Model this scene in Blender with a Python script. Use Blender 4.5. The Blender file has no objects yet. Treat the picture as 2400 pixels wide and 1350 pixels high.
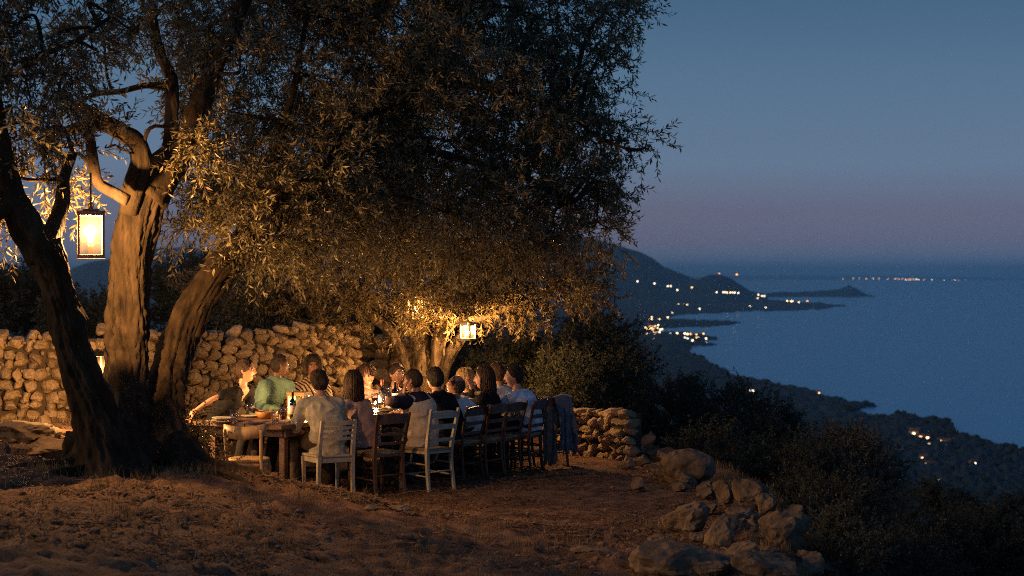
import bpy, math, random
import numpy as np
from mathutils import Vector, Matrix

SC = bpy.context.scene
COL = SC.collection
R = math.radians

# ------------------------------------------------------------------ camera
F = 65.0 / 36.0 * 2400.0        # focal length in photo pixels (2400 wide)
CH = 2.35                       # eye height above the terrace (terrace z = 0)
HY = 640.0                      # horizon row in the photo
cam = bpy.data.cameras.new('camera')
cam.lens = 65.0
cam.sensor_width = 36.0
cam.clip_start = 0.5
cam.clip_end = 600000.0
cam.dof.use_dof = True
cam.dof.focus_distance = 19.5
cam.dof.aperture_fstop = 2.8
cam_ob = bpy.data.objects.new('camera', cam)
cam_ob.location = (0, 0, CH)
cam_ob.rotation_euler = (R(90) - math.atan(35.0 / F), 0, 0)
COL.objects.link(cam_ob)
SC.camera = cam_ob

# ------------------------------------------------------------------ sky: clear dusk, gradient by elevation
world = bpy.data.worlds.new('World')
SC.world = world
world.use_nodes = True
wn = world.node_tree
wn.nodes.clear()
w_out = wn.nodes.new('ShaderNodeOutputWorld')
w_bg = wn.nodes.new('ShaderNodeBackground')
w_tc = wn.nodes.new('ShaderNodeTexCoord')
w_sep = wn.nodes.new('ShaderNodeSeparateXYZ')
w_ramp = wn.nodes.new('ShaderNodeValToRGB')
w_mr = wn.nodes.new('ShaderNodeMapRange')
w_noi = wn.nodes.new('ShaderNodeTexNoise')
w_noi.inputs['Scale'].default_value = 2.2
w_noi.inputs['Detail'].default_value = 5
w_add = wn.nodes.new('ShaderNodeMath'); w_add.operation = 'MULTIPLY_ADD'
w_add.inputs[1].default_value = 0.012
w_mr.inputs['From Min'].default_value = -0.006
w_mr.inputs['From Max'].default_value = 0.40
L = wn.links
L.new(w_tc.outputs['Generated'], w_sep.inputs[0])
L.new(w_tc.outputs['Generated'], w_noi.inputs['Vector'])
L.new(w_noi.outputs['Fac'], w_add.inputs[0])
L.new(w_sep.outputs['Z'], w_add.inputs[2])
L.new(w_add.outputs[0], w_mr.inputs['Value'])
L.new(w_mr.outputs[0], w_ramp.inputs['Fac'])
L.new(w_ramp.outputs['Color'], w_bg.inputs['Color'])
L.new(w_bg.outputs[0], w_out.inputs['Surface'])
def lin(r, g, b):
    f = lambda c: ((c / 255 + 0.055) / 1.055) ** 2.4 if c > 10 else c / 255 / 12.92
    return (f(r), f(g), f(b), 1.0)
stops = [(0.0, lin(104, 128, 158)), (0.035, lin(108, 120, 146)), (0.07, lin(109, 108, 131)),
         (0.11, lin(104, 106, 128)), (0.17, lin(98, 120, 147)), (0.27, lin(82, 113, 142)), (0.40, lin(60, 96, 128)),
         (1.0, lin(38, 74, 114))]
cr = w_ramp.color_ramp
while len(cr.elements) < len(stops):
    cr.elements.new(0.5)
for e, (p, c) in zip(cr.elements, stops):
    g_ = .3 * c[0] + .5 * c[1] + .2 * c[2]
    e.position = p; e.color = (*[v + (g_ - v) * .10 for v in c[:3]], 1)
w_bg.inputs['Strength'].default_value = 1.0

# afterglow of the set sun: soft, warm and weak, from low on the left behind the camera
sun = bpy.data.lights.new('dusk_light', 'SUN')
sun.energy = 0.9
sun.angle = R(14)
sun.color = (1.0, 0.60, 0.30)
sun_ob = bpy.data.objects.new('dusk_light', sun)
sun_ob.rotation_euler = Vector((0.90, 0.44, -0.27)).to_track_quat('-Z', 'Y').to_euler()
COL.objects.link(sun_ob)

SC.view_settings.view_transform = 'Standard'
SC.view_settings.look = 'None'
SC.view_settings.exposure = 0.15
SC.view_settings.gamma = 1.0
cy = SC.cycles
cy.use_denoising = False
cy.filter_width = 1.1
cy.max_bounces = 6
cy.diffuse_bounces = 3
cy.glossy_bounces = 3
cy.transmission_bounces = 4
cy.transparent_max_bounces = 16
cy.volume_bounces = 3
cy.caustics_reflective = False
cy.caustics_refractive = False
cy.sample_clamp_indirect = 1.0
cy.use_adaptive_sampling = True
cy.adaptive_threshold = 0.015

# ------------------------------------------------------------------ helpers
def P(px, py, Y):
    """point seen at photo pixel (px, py) at depth Y"""
    return np.array([(px - 1200) / F * Y, Y, CH + (HY - py) / F * Y])
def PX(px, Y):
    return (px - 1200) / F * Y

def tag(o, label=None, cat=None, group=None, kind=None):
    if label: o['label'] = label
    if cat: o['category'] = cat
    if group: o['group'] = group
    if kind: o['kind'] = kind
    return o

def empty(name, loc=(0, 0, 0), rz=0.0, label=None, cat=None, group=None):
    o = bpy.data.objects.new(name, None)
    o.location = loc
    o.rotation_euler = (0, 0, rz)
    o.empty_display_size = 0.2
    COL.objects.link(o)
    return tag(o, label, cat, group)

def link(name, me, parent=None, loc=None, rot=None, scale=None):
    o = bpy.data.objects.new(name, me)
    COL.objects.link(o)
    if parent is not None: o.parent = parent
    if loc is not None: o.location = loc
    if rot is not None: o.rotation_euler = rot
    if scale is not None: o.scale = scale
    return o

def copy_tree(o, parent=None):
    c = o.copy(); COL.objects.link(c); c.parent = parent
    for ch in [x for x in bpy.data.objects if x.parent == o]:
        copy_tree(ch, c)
    return c

class MB:
    """collects verts and faces, then builds ONE mesh"""
    def __init__(self):
        self.v = []; self.f = {}; self.n = 0; self.m = {}
    def add(self, v, f, mi=0):
        v = np.asarray(v, float).reshape(-1, 3)
        if isinstance(f, np.ndarray): groups = {f.shape[1]: f}
        else:
            groups = {}
            for q in f: groups.setdefault(len(q), []).append(q)
            groups = {k: np.array(q) for k, q in groups.items()}
        for k, q in groups.items():
            self.f.setdefault(k, []).append(q + self.n)
            self.m.setdefault(k, []).append(np.full(len(q), mi, np.int32))
        self.v.append(v); self.n += len(v)
        return self
    def mesh(self, name, mats=(), smooth=True):
        V = np.concatenate(self.v).astype(np.float32)
        me = bpy.data.meshes.new(name)
        loops, starts, mi, off = [], [], [], 0
        for k, qs in self.f.items():
            q = np.concatenate(qs)
            loops.append(q.ravel()); starts.append(off + np.arange(len(q)) * k); off += q.size
            mi.append(np.concatenate(self.m[k]))
        loops = np.concatenate(loops).astype(np.int32); starts = np.concatenate(starts).astype(np.int32)
        mi = np.concatenate(mi)
        me.vertices.add(len(V)); me.vertices.foreach_set('co', V.ravel())
        me.loops.add(len(loops)); me.loops.foreach_set('vertex_index', loops)
        me.polygons.add(len(starts)); me.polygons.foreach_set('loop_start', starts)
        me.update(calc_edges=True)
        for m in (mats if isinstance(mats, (list, tuple)) else [mats]): me.materials.append(m)
        me.polygons.foreach_set('material_index', mi)
        me.polygons.foreach_set('use_smooth', np.full(len(starts), smooth, bool))
        me.update()
        return me
    def build(self, name, mats, parent=None, smooth=True, loc=None, rot=None):
        return link(name, self.mesh(name, mats, smooth), parent, loc, rot)

# --- noise
def _hash(ix, iy, iz, seed):
    with np.errstate(over='ignore'):
        h = (ix.astype(np.uint32) * np.uint32(374761393) + iy.astype(np.uint32) * np.uint32(668265263)
             + iz.astype(np.uint32) * np.uint32(2147483647) + np.uint32(seed) * np.uint32(974634777))
        h = (h ^ (h >> np.uint32(13))) * np.uint32(1274126177)
        h = h ^ (h >> np.uint32(16))
    return h.astype(np.float64) / 4294967295.0 * 2 - 1
def vnoise(p, seed=0):
    p = np.asarray(p, float)
    i = np.floor(p).astype(np.int64); f = p - i
    u = f * f * (3 - 2 * f)
    x, y, z = i[..., 0], i[..., 1], i[..., 2]
    def c(a, b, d): return _hash(x + a, y + b, z + d, seed)
    ux, uy, uz = u[..., 0], u[..., 1], u[..., 2]
    x00 = c(0,0,0)*(1-ux)+c(1,0,0)*ux; x10 = c(0,1,0)*(1-ux)+c(1,1,0)*ux
    x01 = c(0,0,1)*(1-ux)+c(1,0,1)*ux; x11 = c(0,1,1)*(1-ux)+c(1,1,1)*ux
    return (x00*(1-uy)+x10*uy)*(1-uz)+(x01*(1-uy)+x11*uy)*uz
def fbm(p, octv=4, seed=0, gain=0.5):
    s = 0; a = 1.0; p = np.asarray(p, float)
    for k in range(octv):
        s = s + a * vnoise(p, seed + k * 17); p = p * 2.03; a *= gain
    return s
def sstep(a, b, x):
    t = np.clip((np.asarray(x, float) - a) / (b - a), 0, 1)
    return t * t * (3 - 2 * t)
def unit(v):
    v = np.asarray(v, float)
    return v / (np.linalg.norm(v, axis=-1, keepdims=True) + 1e-12)

# --- primitive shapes (verts, faces)
def cbox(c, s, b=0.006, M=None):
    """box with chamfered edges"""
    s = np.array(s, float) / 2; b = min(b, s.min() * 0.45)
    V = []; idx = {}
    for sx in (-1, 1):
        for sy in (-1, 1):
            for sz in (-1, 1):
                for ax in range(3):
                    p = np.array([sx, sy, sz]) * (s - b); p[ax] = (sx, sy, sz)[ax] * s[ax]
                    idx[(sx, sy, sz, ax)] = len(V); V.append(p)
    Fc = []
    for ax in range(3):
        a, d = [(1, 2), (2, 0), (0, 1)][ax]
        for sg in (-1, 1):
            q = []
            for (i, j) in ((-1, -1), (1, -1), (1, 1), (-1, 1)):
                k = [0, 0, 0]; k[ax] = sg; k[a] = i; k[d] = j
                q.append(idx[(*k, ax)])
            Fc.append(q if sg > 0 else q[::-1])
    for ax in range(3):      # edge faces parallel to ax
        a, d = [(1, 2), (2, 0), (0, 1)][ax]
        for i in (-1, 1):
            for j in (-1, 1):
                def key(t, w):
                    k = [0, 0, 0]; k[ax] = t; k[a] = i; k[d] = j
                    return idx[(*k, w)]
                q = [key(-1, a), key(1, a), key(1, d), key(-1, d)]
                Fc.append(q if i * j < 0 else q[::-1])
    for sx in (-1, 1):
        for sy in (-1, 1):
            for sz in (-1, 1):
                q = [idx[(sx, sy, sz, k)] for k in range(3)]
                Fc.append(q if sx * sy * sz > 0 else q[::-1])
    V = np.array(V)
    if M is not None: V = V @ np.array(M).T
    return V + np.array(c, float), Fc

def frames(path, side=None):
    path = np.asarray(path, float)
    T = unit(np.gradient(path, axis=0))
    if side is None:
        a = np.array([1.0, 0, 0]) if abs(T[0][0]) < 0.9 else np.array([0, 1.0, 0])
    else: a = np.asarray(side, float)
    X = []
    for k, t in enumerate(T):
        if side is not None and np.ndim(side) == 2: a = side[k]
        x = a - t * np.dot(a, t); x = x / (np.linalg.norm(x) + 1e-9); X.append(x)
        if not (side is not None and np.ndim(side) == 2): a = x
    X = np.array(X); Yv = np.cross(T, X)
    return T, X, Yv

def tube(path, rx, ry=None, n=10, side=None, caps=True, disp=None, round_caps=False):
    path = np.asarray(path, float); m = len(path)
    rx = np.broadcast_to(np.asarray(rx, float), (m,)); ry = rx if ry is None else np.broadcast_to(np.asarray(ry, float), (m,))
    if round_caps:
        t0 = path[0] - path[1]; t0 /= np.linalg.norm(t0); t1 = path[-1] - path[-2]; t1 /= np.linalg.norm(t1)
        r0 = min(rx[0], ry[0]); r1 = min(rx[-1], ry[-1])
        pre = np.array([path[0] + t0 * r0 * .95, path[0] + t0 * r0 * .6]); post = np.array([path[-1] + t1 * r1 * .6, path[-1] + t1 * r1 * .95])
        path = np.vstack([pre, path, post])
        rx = np.concatenate([[rx[0]*.25, rx[0]*.8], rx, [rx[-1]*.8, rx[-1]*.25]])
        ry = np.concatenate([[ry[0]*.25, ry[0]*.8], ry, [ry[-1]*.8, ry[-1]*.25]])
        if side is not None and np.ndim(side) == 2: side = np.vstack([side[:1], side[:1], side, side[-1:], side[-1:]])
        m = len(path)
    T, X, Yv = frames(path, side)
    a = np.linspace(0, 2 * np.pi, n, endpoint=False)
    ca, sa = np.cos(a), np.sin(a)
    d = 1.0 if disp is None else disp            # (m, n) multiplier
    V = path[:, None, :] + (X[:, None, :] * (rx[:, None] * ca)[..., None] + Yv[:, None, :] * (ry[:, None] * sa)[..., None]) * (d[..., None] if disp is not None else 1.0)
    i = np.arange(m - 1)[:, None] * n; j = np.arange(n)[None, :]; j2 = (j + 1) % n
    q = np.stack([i + j, i + j2, i + n + j2, i + n + j], -1).reshape(-1, 4)
    V = V.reshape(-1, 3); Fl = [tuple(x) for x in q]
    if caps:
        Fl.append(tuple(range(n))[::-1]); Fl.append(tuple(range((m - 1) * n, m * n)))
    return V, Fl

def lathe(prof, n=20, c=(0, 0, 0)):
    prof = np.asarray(prof, float); m = len(prof)
    a = np.linspace(0, 2 * np.pi, n, endpoint=False)
    V = np.stack([prof[:, 0:1] * np.cos(a), prof[:, 0:1] * np.sin(a), np.repeat(prof[:, 1:2], n, 1)], -1).reshape(-1, 3)
    i = np.arange(m - 1)[:, None] * n; j = np.arange(n)[None, :]; j2 = (j + 1) % n
    q = np.stack([i + j, i + j2, i + n + j2, i + n + j], -1).reshape(-1, 4)
    return V + np.array(c, float), q

def spline(pts, k=8):
    """Catmull-Rom through rows of pts (any number of columns)"""
    p = np.asarray(pts, float)
    p = np.vstack([2 * p[0] - p[1], p, 2 * p[-1] - p[-2]])
    out = []
    t = np.linspace(0, 1, k, endpoint=False)[:, None]
    for i in range(1, len(p) - 2):
        a, b, c, d = p[i-1], p[i], p[i+1], p[i+2]
        out.append(0.5 * ((2*b) + (c-a)*t + (2*a-5*b+4*c-d)*t*t + (-a+3*b-3*c+d)*t**3))
    out.append(p[-2:-1])
    return np.vstack(out)

_ico = {}
def ico(sub):
    if sub in _ico: return _ico[sub]
    import bmesh
    bm = bmesh.new(); bmesh.ops.create_icosphere(bm, subdivisions=sub, radius=1.0)
    bm.verts.ensure_lookup_table()
    v = np.array([x.co[:] for x in bm.verts]); f = np.array([[y.index for y in x.verts] for x in bm.faces]); bm.free()
    _ico[sub] = (v, f); return v, f

def rock(seed, size, sub=3, cuts=7, rough=0.10, cut_lo=0.62, cut_hi=0.92, block=1.0):
    """weathered stone: a sphere cut by planes, then worn by noise"""
    rng = np.random.default_rng(seed)
    v, f = ico(sub); v = np.sign(v) * np.abs(v) ** block; v = v / np.abs(v).max()
    for k in range(cuts):
        n = unit(rng.normal(size=3)); d = rng.uniform(cut_lo, cut_hi)
        h = v @ n - d
        v = v - np.where(h > 0, h * 0.93, 0)[:, None] * n
    v = v * (1 + rough * fbm(v * 1.7 + seed * 3.1, 3, seed))[:, None]
    v = v * (1 + rough * .45 * fbm(v * 6 + seed, 3, seed + 5))[:, None]
    return v * np.array(size) / 2, f

def rotz(v, a):
    c, s = math.cos(a), math.sin(a)
    return np.asarray(v) @ np.array([[c, s, 0], [-s, c, 0], [0, 0, 1]])

# --- materials
def mat(name, col, rough=0.7, col2=None, scale=8.0, bump=0.0, bscale=30.0, metal=0.0, stretch=(1, 1, 1), detail=4, coords='Object',
        spec=0.4, sheen=0.0, rnd=0.0, ramp=(0.35, 0.65)):
    m = bpy.data.materials.new(name); m.use_nodes = True
    nt = m.node_tree; b = nt.nodes['Principled BSDF']
    b.inputs['Base Color'].default_value = (*col[:3], 1); b.inputs['Roughness'].default_value = rough
    b.inputs['Metallic'].default_value = metal; b.inputs['Specular IOR Level'].default_value = spec
    if sheen: b.inputs['Sheen Weight'].default_value = sheen
    tc = nt.nodes.new('ShaderNodeTexCoord'); mp = nt.nodes.new('ShaderNodeMapping')
    mp.inputs['Scale'].default_value = stretch
    nt.links.new(tc.outputs[coords], mp.inputs['Vector'])
    last = None
    if col2 is not None:
        no = nt.nodes.new('ShaderNodeTexNoise'); no.inputs['Scale'].default_value = scale; no.inputs['Detail'].default_value = detail
        nt.links.new(mp.outputs[0], no.inputs['Vector'])
        rp = nt.nodes.new('ShaderNodeValToRGB')
        rp.color_ramp.elements[0].position = ramp[0]; rp.color_ramp.elements[0].color = (*col[:3], 1)
        rp.color_ramp.elements[1].position = ramp[1]; rp.color_ramp.elements[1].color = (*col2[:3], 1)
        nt.links.new(no.outputs['Fac'], rp.inputs['Fac'])
        last = rp.outputs['Color']
    if rnd:
        oi = nt.nodes.new('ShaderNodeObjectInfo'); hs = nt.nodes.new('ShaderNodeHueSaturation')
        mr = nt.nodes.new('ShaderNodeMapRange'); mr.inputs['To Min'].default_value = 1 - rnd; mr.inputs['To Max'].default_value = 1 + rnd
        nt.links.new(oi.outputs['Random'], mr.inputs['Value']); nt.links.new(mr.outputs[0], hs.inputs['Value'])
        if last is not None: nt.links.new(last, hs.inputs['Color'])
        else: hs.inputs['Color'].default_value = (*col[:3], 1)
        last = hs.outputs['Color']
    if last is not None: nt.links.new(last, b.inputs['Base Color'])
    if bump:
        n2 = nt.nodes.new('ShaderNodeTexNoise'); n2.inputs['Scale'].default_value = bscale; n2.inputs['Detail'].default_value = 6
        nt.links.new(mp.outputs[0], n2.inputs['Vector'])
        bp = nt.nodes.new('ShaderNodeBump'); bp.inputs['Strength'].default_value = bump; bp.inputs['Distance'].default_value = 0.02
        nt.links.new(n2.outputs['Fac'], bp.inputs['Height']); nt.links.new(bp.outputs[0], b.inputs['Normal'])
    return m

def glow(name, col, strength, sampling='NONE'):
    m = bpy.data.materials.new(name); m.use_nodes = True
    b = m.node_tree.nodes['Principled BSDF']
    b.inputs['Base Color'].default_value = (*col, 1)
    b.inputs['Emission Color'].default_value = (*col, 1); b.inputs['Emission Strength'].default_value = strength
    m.cycles.emission_sampling = sampling
    return m

def leaf_mat(name, top, under, trans=0.35, rough=0.42):
    m = bpy.data.materials.new(name); m.use_nodes = True
    nt = m.node_tree; nt.nodes.clear()
    o = nt.nodes.new('ShaderNodeOutputMaterial'); mx = nt.nodes.new('ShaderNodeMixShader'); mx.inputs[0].default_value = trans
    b = nt.nodes.new('ShaderNodeBsdfPrincipled'); t = nt.nodes.new('ShaderNodeBsdfTranslucent')
    g = nt.nodes.new('ShaderNodeNewGeometry'); mc = nt.nodes.new('ShaderNodeMix'); mc.data_type = 'RGBA'
    hs = nt.nodes.new('ShaderNodeHueSaturation'); mr = nt.nodes.new('ShaderNodeMapRange')
    mr.inputs['To Min'].default_value = 0.6; mr.inputs['To Max'].default_value = 1.45
    nt.links.new(g.outputs['Random Per Island'], mr.inputs['Value']); nt.links.new(mr.outputs[0], hs.inputs['Value'])
    mc.inputs['A'].default_value = (*top, 1); mc.inputs['B'].default_value = (*under, 1)
    nt.links.new(g.outputs['Backfacing'], mc.inputs['Factor'])
    nt.links.new(mc.outputs['Result'], hs.inputs['Color'])
    nt.links.new(hs.outputs[0], b.inputs['Base Color']); nt.links.new(hs.outputs[0], t.inputs['Color'])
    b.inputs['Roughness'].default_value = rough; b.inputs['Specular IOR Level'].default_value = 0.45 if rough < .6 else 0.1
    nt.links.new(b.outputs[0], mx.inputs[1]); nt.links.new(t.outputs[0], mx.inputs[2]); nt.links.new(mx.outputs[0], o.inputs['Surface'])
    return m

def pane_mat(name, col=(1, 1, 1), clear=0.85, rough=0.06, milk=0.0, milk_col=(0.9, 0.8, 0.6)):
    """thin pane: mostly see-through, a mirror at grazing angles, a little dirt"""
    m = bpy.data.materials.new(name); m.use_nodes = True
    nt = m.node_tree; nt.nodes.clear()
    o = nt.nodes.new('ShaderNodeOutputMaterial')
    tr = nt.nodes.new('ShaderNodeBsdfTransparent'); tr.inputs[0].default_value = (*[c * clear for c in col], 1)
    gl = nt.nodes.new('ShaderNodeBsdfGlossy'); gl.inputs['Roughness'].default_value = rough
    lw = nt.nodes.new('ShaderNodeLayerWeight'); lw.inputs[0].default_value = .5
    pw_ = nt.nodes.new('ShaderNodeMath'); pw_.operation = 'POWER'; pw_.inputs[1].default_value = 2.6
    fr = nt.nodes.new('ShaderNodeMath'); fr.operation = 'MULTIPLY_ADD'; fr.inputs[1].default_value = .85; fr.inputs[2].default_value = .07
    nt.links.new(lw.outputs['Facing'], pw_.inputs[0]); nt.links.new(pw_.outputs[0], fr.inputs[0])
    mx = nt.nodes.new('ShaderNodeMixShader')
    nt.links.new(fr.outputs[0], mx.inputs[0]); nt.links.new(tr.outputs[0], mx.inputs[1]); nt.links.new(gl.outputs[0], mx.inputs[2])
    last = mx
    if milk:
        tl = nt.nodes.new('ShaderNodeBsdfTranslucent'); tl.inputs[0].default_value = (*milk_col, 1)
        m2 = nt.nodes.new('ShaderNodeMixShader')
        no = nt.nodes.new('ShaderNodeTexNoise'); no.inputs['Scale'].default_value = 9
        tc = nt.nodes.new('ShaderNodeTexCoord'); nt.links.new(tc.outputs['Object'], no.inputs['Vector'])
        mr = nt.nodes.new('ShaderNodeMapRange'); mr.inputs['From Min'].default_value = .3; mr.inputs['From Max'].default_value = .7
        mr.inputs['To Min'].default_value = milk * .55; mr.inputs['To Max'].default_value = min(1, milk * 1.45)
        nt.links.new(no.outputs['Fac'], mr.inputs['Value']); nt.links.new(mr.outputs[0], m2.inputs[0])
        nt.links.new(mx.outputs[0], m2.inputs[1]); nt.links.new(tl.outputs[0], m2.inputs[2]); last = m2
    nt.links.new(last.outputs[0], o.inputs['Surface'])
    return m

def point_light(name, loc, watts, col=(1.0, 0.52, 0.2), rad=0.03, parent=None):
    l = bpy.data.lights.new(name, 'POINT'); l.energy = watts; l.color = col; l.shadow_soft_size = rad
    o = bpy.data.objects.new(name, l); o.location = loc; COL.objects.link(o)
    if parent is not None: o.parent = parent
    return o
# ================================================================== the far view: sea, coast, mountains, haze
HS = 120.0                       # camera above the sea
SEA = CH - HS
m_sea = mat('sea_water', (0.0, 0.30, 0.58), rough=0.25, spec=0.16)
_nt = m_sea.node_tree; _b = _nt.nodes['Principled BSDF']
_tc = _nt.nodes.new('ShaderNodeTexCoord'); _mp = _nt.nodes.new('ShaderNodeMapping'); _mp.inputs['Scale'].default_value = (0.012, 0.02, 0.02)
_n = _nt.nodes.new('ShaderNodeTexNoise'); _n.inputs['Scale'].default_value = 1.0; _n.inputs['Detail'].default_value = 8
_bp = _nt.nodes.new('ShaderNodeBump'); _bp.inputs['Strength'].default_value = 0.12; _bp.inputs['Distance'].default_value = 3.0
_nt.links.new(_tc.outputs['Object'], _mp.inputs[0]); _nt.links.new(_mp.outputs[0], _n.inputs['Vector'])
_nt.links.new(_n.outputs['Fac'], _bp.inputs['Height']); _nt.links.new(_bp.outputs[0], _b.inputs['Normal'])
mb = MB()
xs = np.concatenate([np.linspace(-200e3, -20e3, 10), np.linspace(-15e3, 15e3, 31), np.linspace(20e3, 200e3, 10)])
ys = np.concatenate([np.linspace(-2e3, 20e3, 45), np.linspace(24e3, 300e3, 20)])
gx, gy = np.meshgrid(xs, ys)
V = np.stack([gx, gy, np.full_like(gx, SEA)], -1).reshape(-1, 3)
nx, ny = len(xs), len(ys)
def grid_faces(nx, ny):
    i = np.arange(ny - 1)[:, None] * nx; j = np.arange(nx - 1)[None, :]
    return np.stack([i + j, i + j + 1, i + nx + j + 1, i + nx + j], -1).reshape(-1, 4)
tag(mb.add(V, grid_faces(nx, ny)).build('sea', m_sea), 'calm blue sea below the coast at dusk', kind='structure')

# --- coastal land: outline of the shore in (azimuth, depression), then given height
LAND = [(-1500, 651), (1200, 668), (1560, 680), (1700, 686), (1790, 699), (1860, 706), (1985, 717), (1915, 726), (1840, 729), (1700, 732), (1640, 736), (1575, 741),
        (1560, 748), (1620, 750), (1745, 754), (1700, 763), (1600, 768), (1545, 771), (1545, 779), (1600, 779), (1650, 785), (1692, 796),
        (1645, 801), (1682, 808), (1622, 813), (1617, 828), (1650, 838), (1672, 858), (1705, 868), (1722, 885), (1790, 893), (1850, 910), (1905, 920),
        (1962, 937), (2015, 945), (2066, 952), (2022, 958), (1998, 968), (2050, 976), (2120, 973), (2200, 985), (2236, 998), (2236, 1014),
        (2285, 1030), (2335, 1046), (2405, 1060), (2700, 1105), (4200, 1330), (4200, 1420), (-1500, 1420)]
LAND = np.array(LAND, float)
def in_poly(px, py, poly):
    inside = np.zeros(px.shape, bool)
    x1, y1 = poly[-1]
    for x2, y2 in poly:
        c = ((y1 > py) != (y2 > py))
        with np.errstate(divide='ignore', invalid='ignore'):
            xi = (x2 - x1) * (py - y1) / (y2 - y1) + x1
        inside ^= c & (px < xi)
        x1, y1 = x2, y2
    return inside
def poly_dist(px, py, poly):
    d = np.full(px.shape, 1e9)
    x1, y1 = poly[-1]
    for x2, y2 in poly:
        ex, ey = x2 - x1, y2 - y1
        t = np.clip(((px - x1) * ex + (py - y1) * ey) / (ex * ex + ey * ey + 1e-9), 0, 1)
        d = np.minimum(d, np.hypot((px - x1 - t * ex), (py - y1 - t * ey) * 2.0))
        x1, y1 = x2, y2
    return d
KNEE = 1150.0
def ground_Y(py):
    Yp = HS * F / (np.minimum(py, KNEE) - HY)
    Yk = HS * F / (KNEE - HY)
    t = np.clip((py - KNEE) / (1420.0 - KNEE), 0, 1)
    return np.where(py <= KNEE, Yp, Yk * (24.0 / Yk) ** t)
def land_point(px, py, lift=0.0):
    Y = float(ground_Y(np.array(py)))
    return np.array([(px - 1200) / F * Y, Y, CH - (py - HY) / F * Y + lift])
pxs = np.concatenate([np.linspace(-1500, 1200, 28), np.arange(1215, 2560, 5.0), np.linspace(2590, 4200, 18)])
pys = np.concatenate([np.arange(652, 700, 1.5), np.arange(700, 860, 2.0), np.arange(860, 1160, 3.0), np.linspace(1163, 1420, 60)])
gx, gy = np.meshgrid(pxs, pys)
jx = gx + 5 * fbm(np.stack([gx * .03, gy * .09, gx * 0], -1), 3, 3); jy = gy + 1.6 * fbm(np.stack([gx * .04, gy * .12, gx * 0 + 4], -1), 3, 9)
ins = in_poly(jx, jy, LAND); dd = poly_dist(jx, jy, LAND)
Yg = ground_Y(gy)
near = sstep(KNEE - 20, KNEE + 30, gy)
h = np.where(ins, 1.0 + np.minimum(dd, 60) * 0.06 * Yg / 4333 * (1 - near) + np.maximum(0, dd - 30) * .002 * Yg / 4333, -6.0)
h = h + np.where(ins, np.abs(fbm(np.stack([gx * .05, gy * .15, gx * 0], -1), 4, 21)) * 3.0 * np.minimum(1, Yg / 900), 0)
V = np.stack([(gx - 1200) / F * Yg, Yg, CH - (gy - HY) / F * Yg + h], -1).reshape(-1, 3)
Fq = grid_faces(len(pxs), len(pys))
keep = ins.ravel()[Fq].any(axis=1)
m_land = mat('coast_scrub', (0.024, 0.042, 0.050), rough=0.95, col2=(0.055, 0.07, 0.072), scale=0.02, detail=8, coords='Object', spec=0.1, ramp=(0.4, 0.75))
tag(MB().add(V, Fq[keep]).build('coastal_plain', m_land), 'dark scrub covered coastal plain falling to the sea', kind='structure')

# --- mountains
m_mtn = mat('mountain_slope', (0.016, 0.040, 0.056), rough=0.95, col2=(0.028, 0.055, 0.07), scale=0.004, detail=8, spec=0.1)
def mountain(name, label, prof, Y, depth, seed):
    """ridge whose crest is given as (px, py) seen at depth Y"""
    prof = np.array(prof, float)
    px = np.linspace(prof[0, 0], prof[-1, 0], 150)
    crest = CH + (HY - np.interp(px, prof[:, 0], prof[:, 1])) / F * Y - SEA
    n = 41
    t = np.linspace(-1, 1, n)
    X = (px - 1200) / F * Y
    gX, gT = np.meshgrid(X, t)
    pr = (1 - np.abs(gT) ** 1.3)
    nz = fbm(np.stack([gX / depth * 2.2, gT * 2.0, gX * 0 + seed], -1), 5, seed)
    Z = SEA - 4 + (crest + 4)[None, :] * pr * (1 + 0.28 * nz * np.abs(gT) ** .6) + nz * 5 * pr
    V = np.stack([gX * (1 + gT * depth / Y), Y + gT * depth + 0 * gX, Z], -1).reshape(-1, 3)
    return tag(MB().add(V, grid_faces(len(px), n)).build(name, m_mtn), label, kind='structure')
mountain('mountain', 'blue mountain ridge dropping to the bay', [(760, 690), (900, 640), (1050, 590), (1200, 540), (1300, 542), (1400, 560), (1450, 574), (1500, 589), (1530, 604), (1555, 624), (1590, 637), (1625, 651), (1700, 668), (1800, 690)], 8600, 1500, 4)
mountain('headland_hill', 'low dark hill at the root of the headland', [(1590, 672), (1635, 652), (1665, 640), (1690, 641), (1712, 648), (1735, 664), (1765, 684), (1790, 697)], 7600, 500, 8)
mountain('island', 'small dark island beyond the headland', [(1778, 694), (1800, 686), (1830, 682), (1870, 683), (1930, 681), (1965, 680), (1990, 671), (2010, 679), (2030, 688), (2058, 695)], 9600, 380, 11)
mountain('inland_mountain', 'blue mountain behind the olive tree', [(-300, 690), (-60, 668), (60, 655), (160, 632), (210, 612), (260, 606), (320, 590), (370, 579), (430, 578), (500, 583), (560, 597), (700, 640), (860, 690)], 9000, 1500, 15)
mountain('far_shore', 'far coast at the horizon', [(1580, 650), (1700, 647), (1850, 645), (2000, 646), (2150, 648), (2330, 650), (2420, 655)], 34000, 1500, 19)
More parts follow.
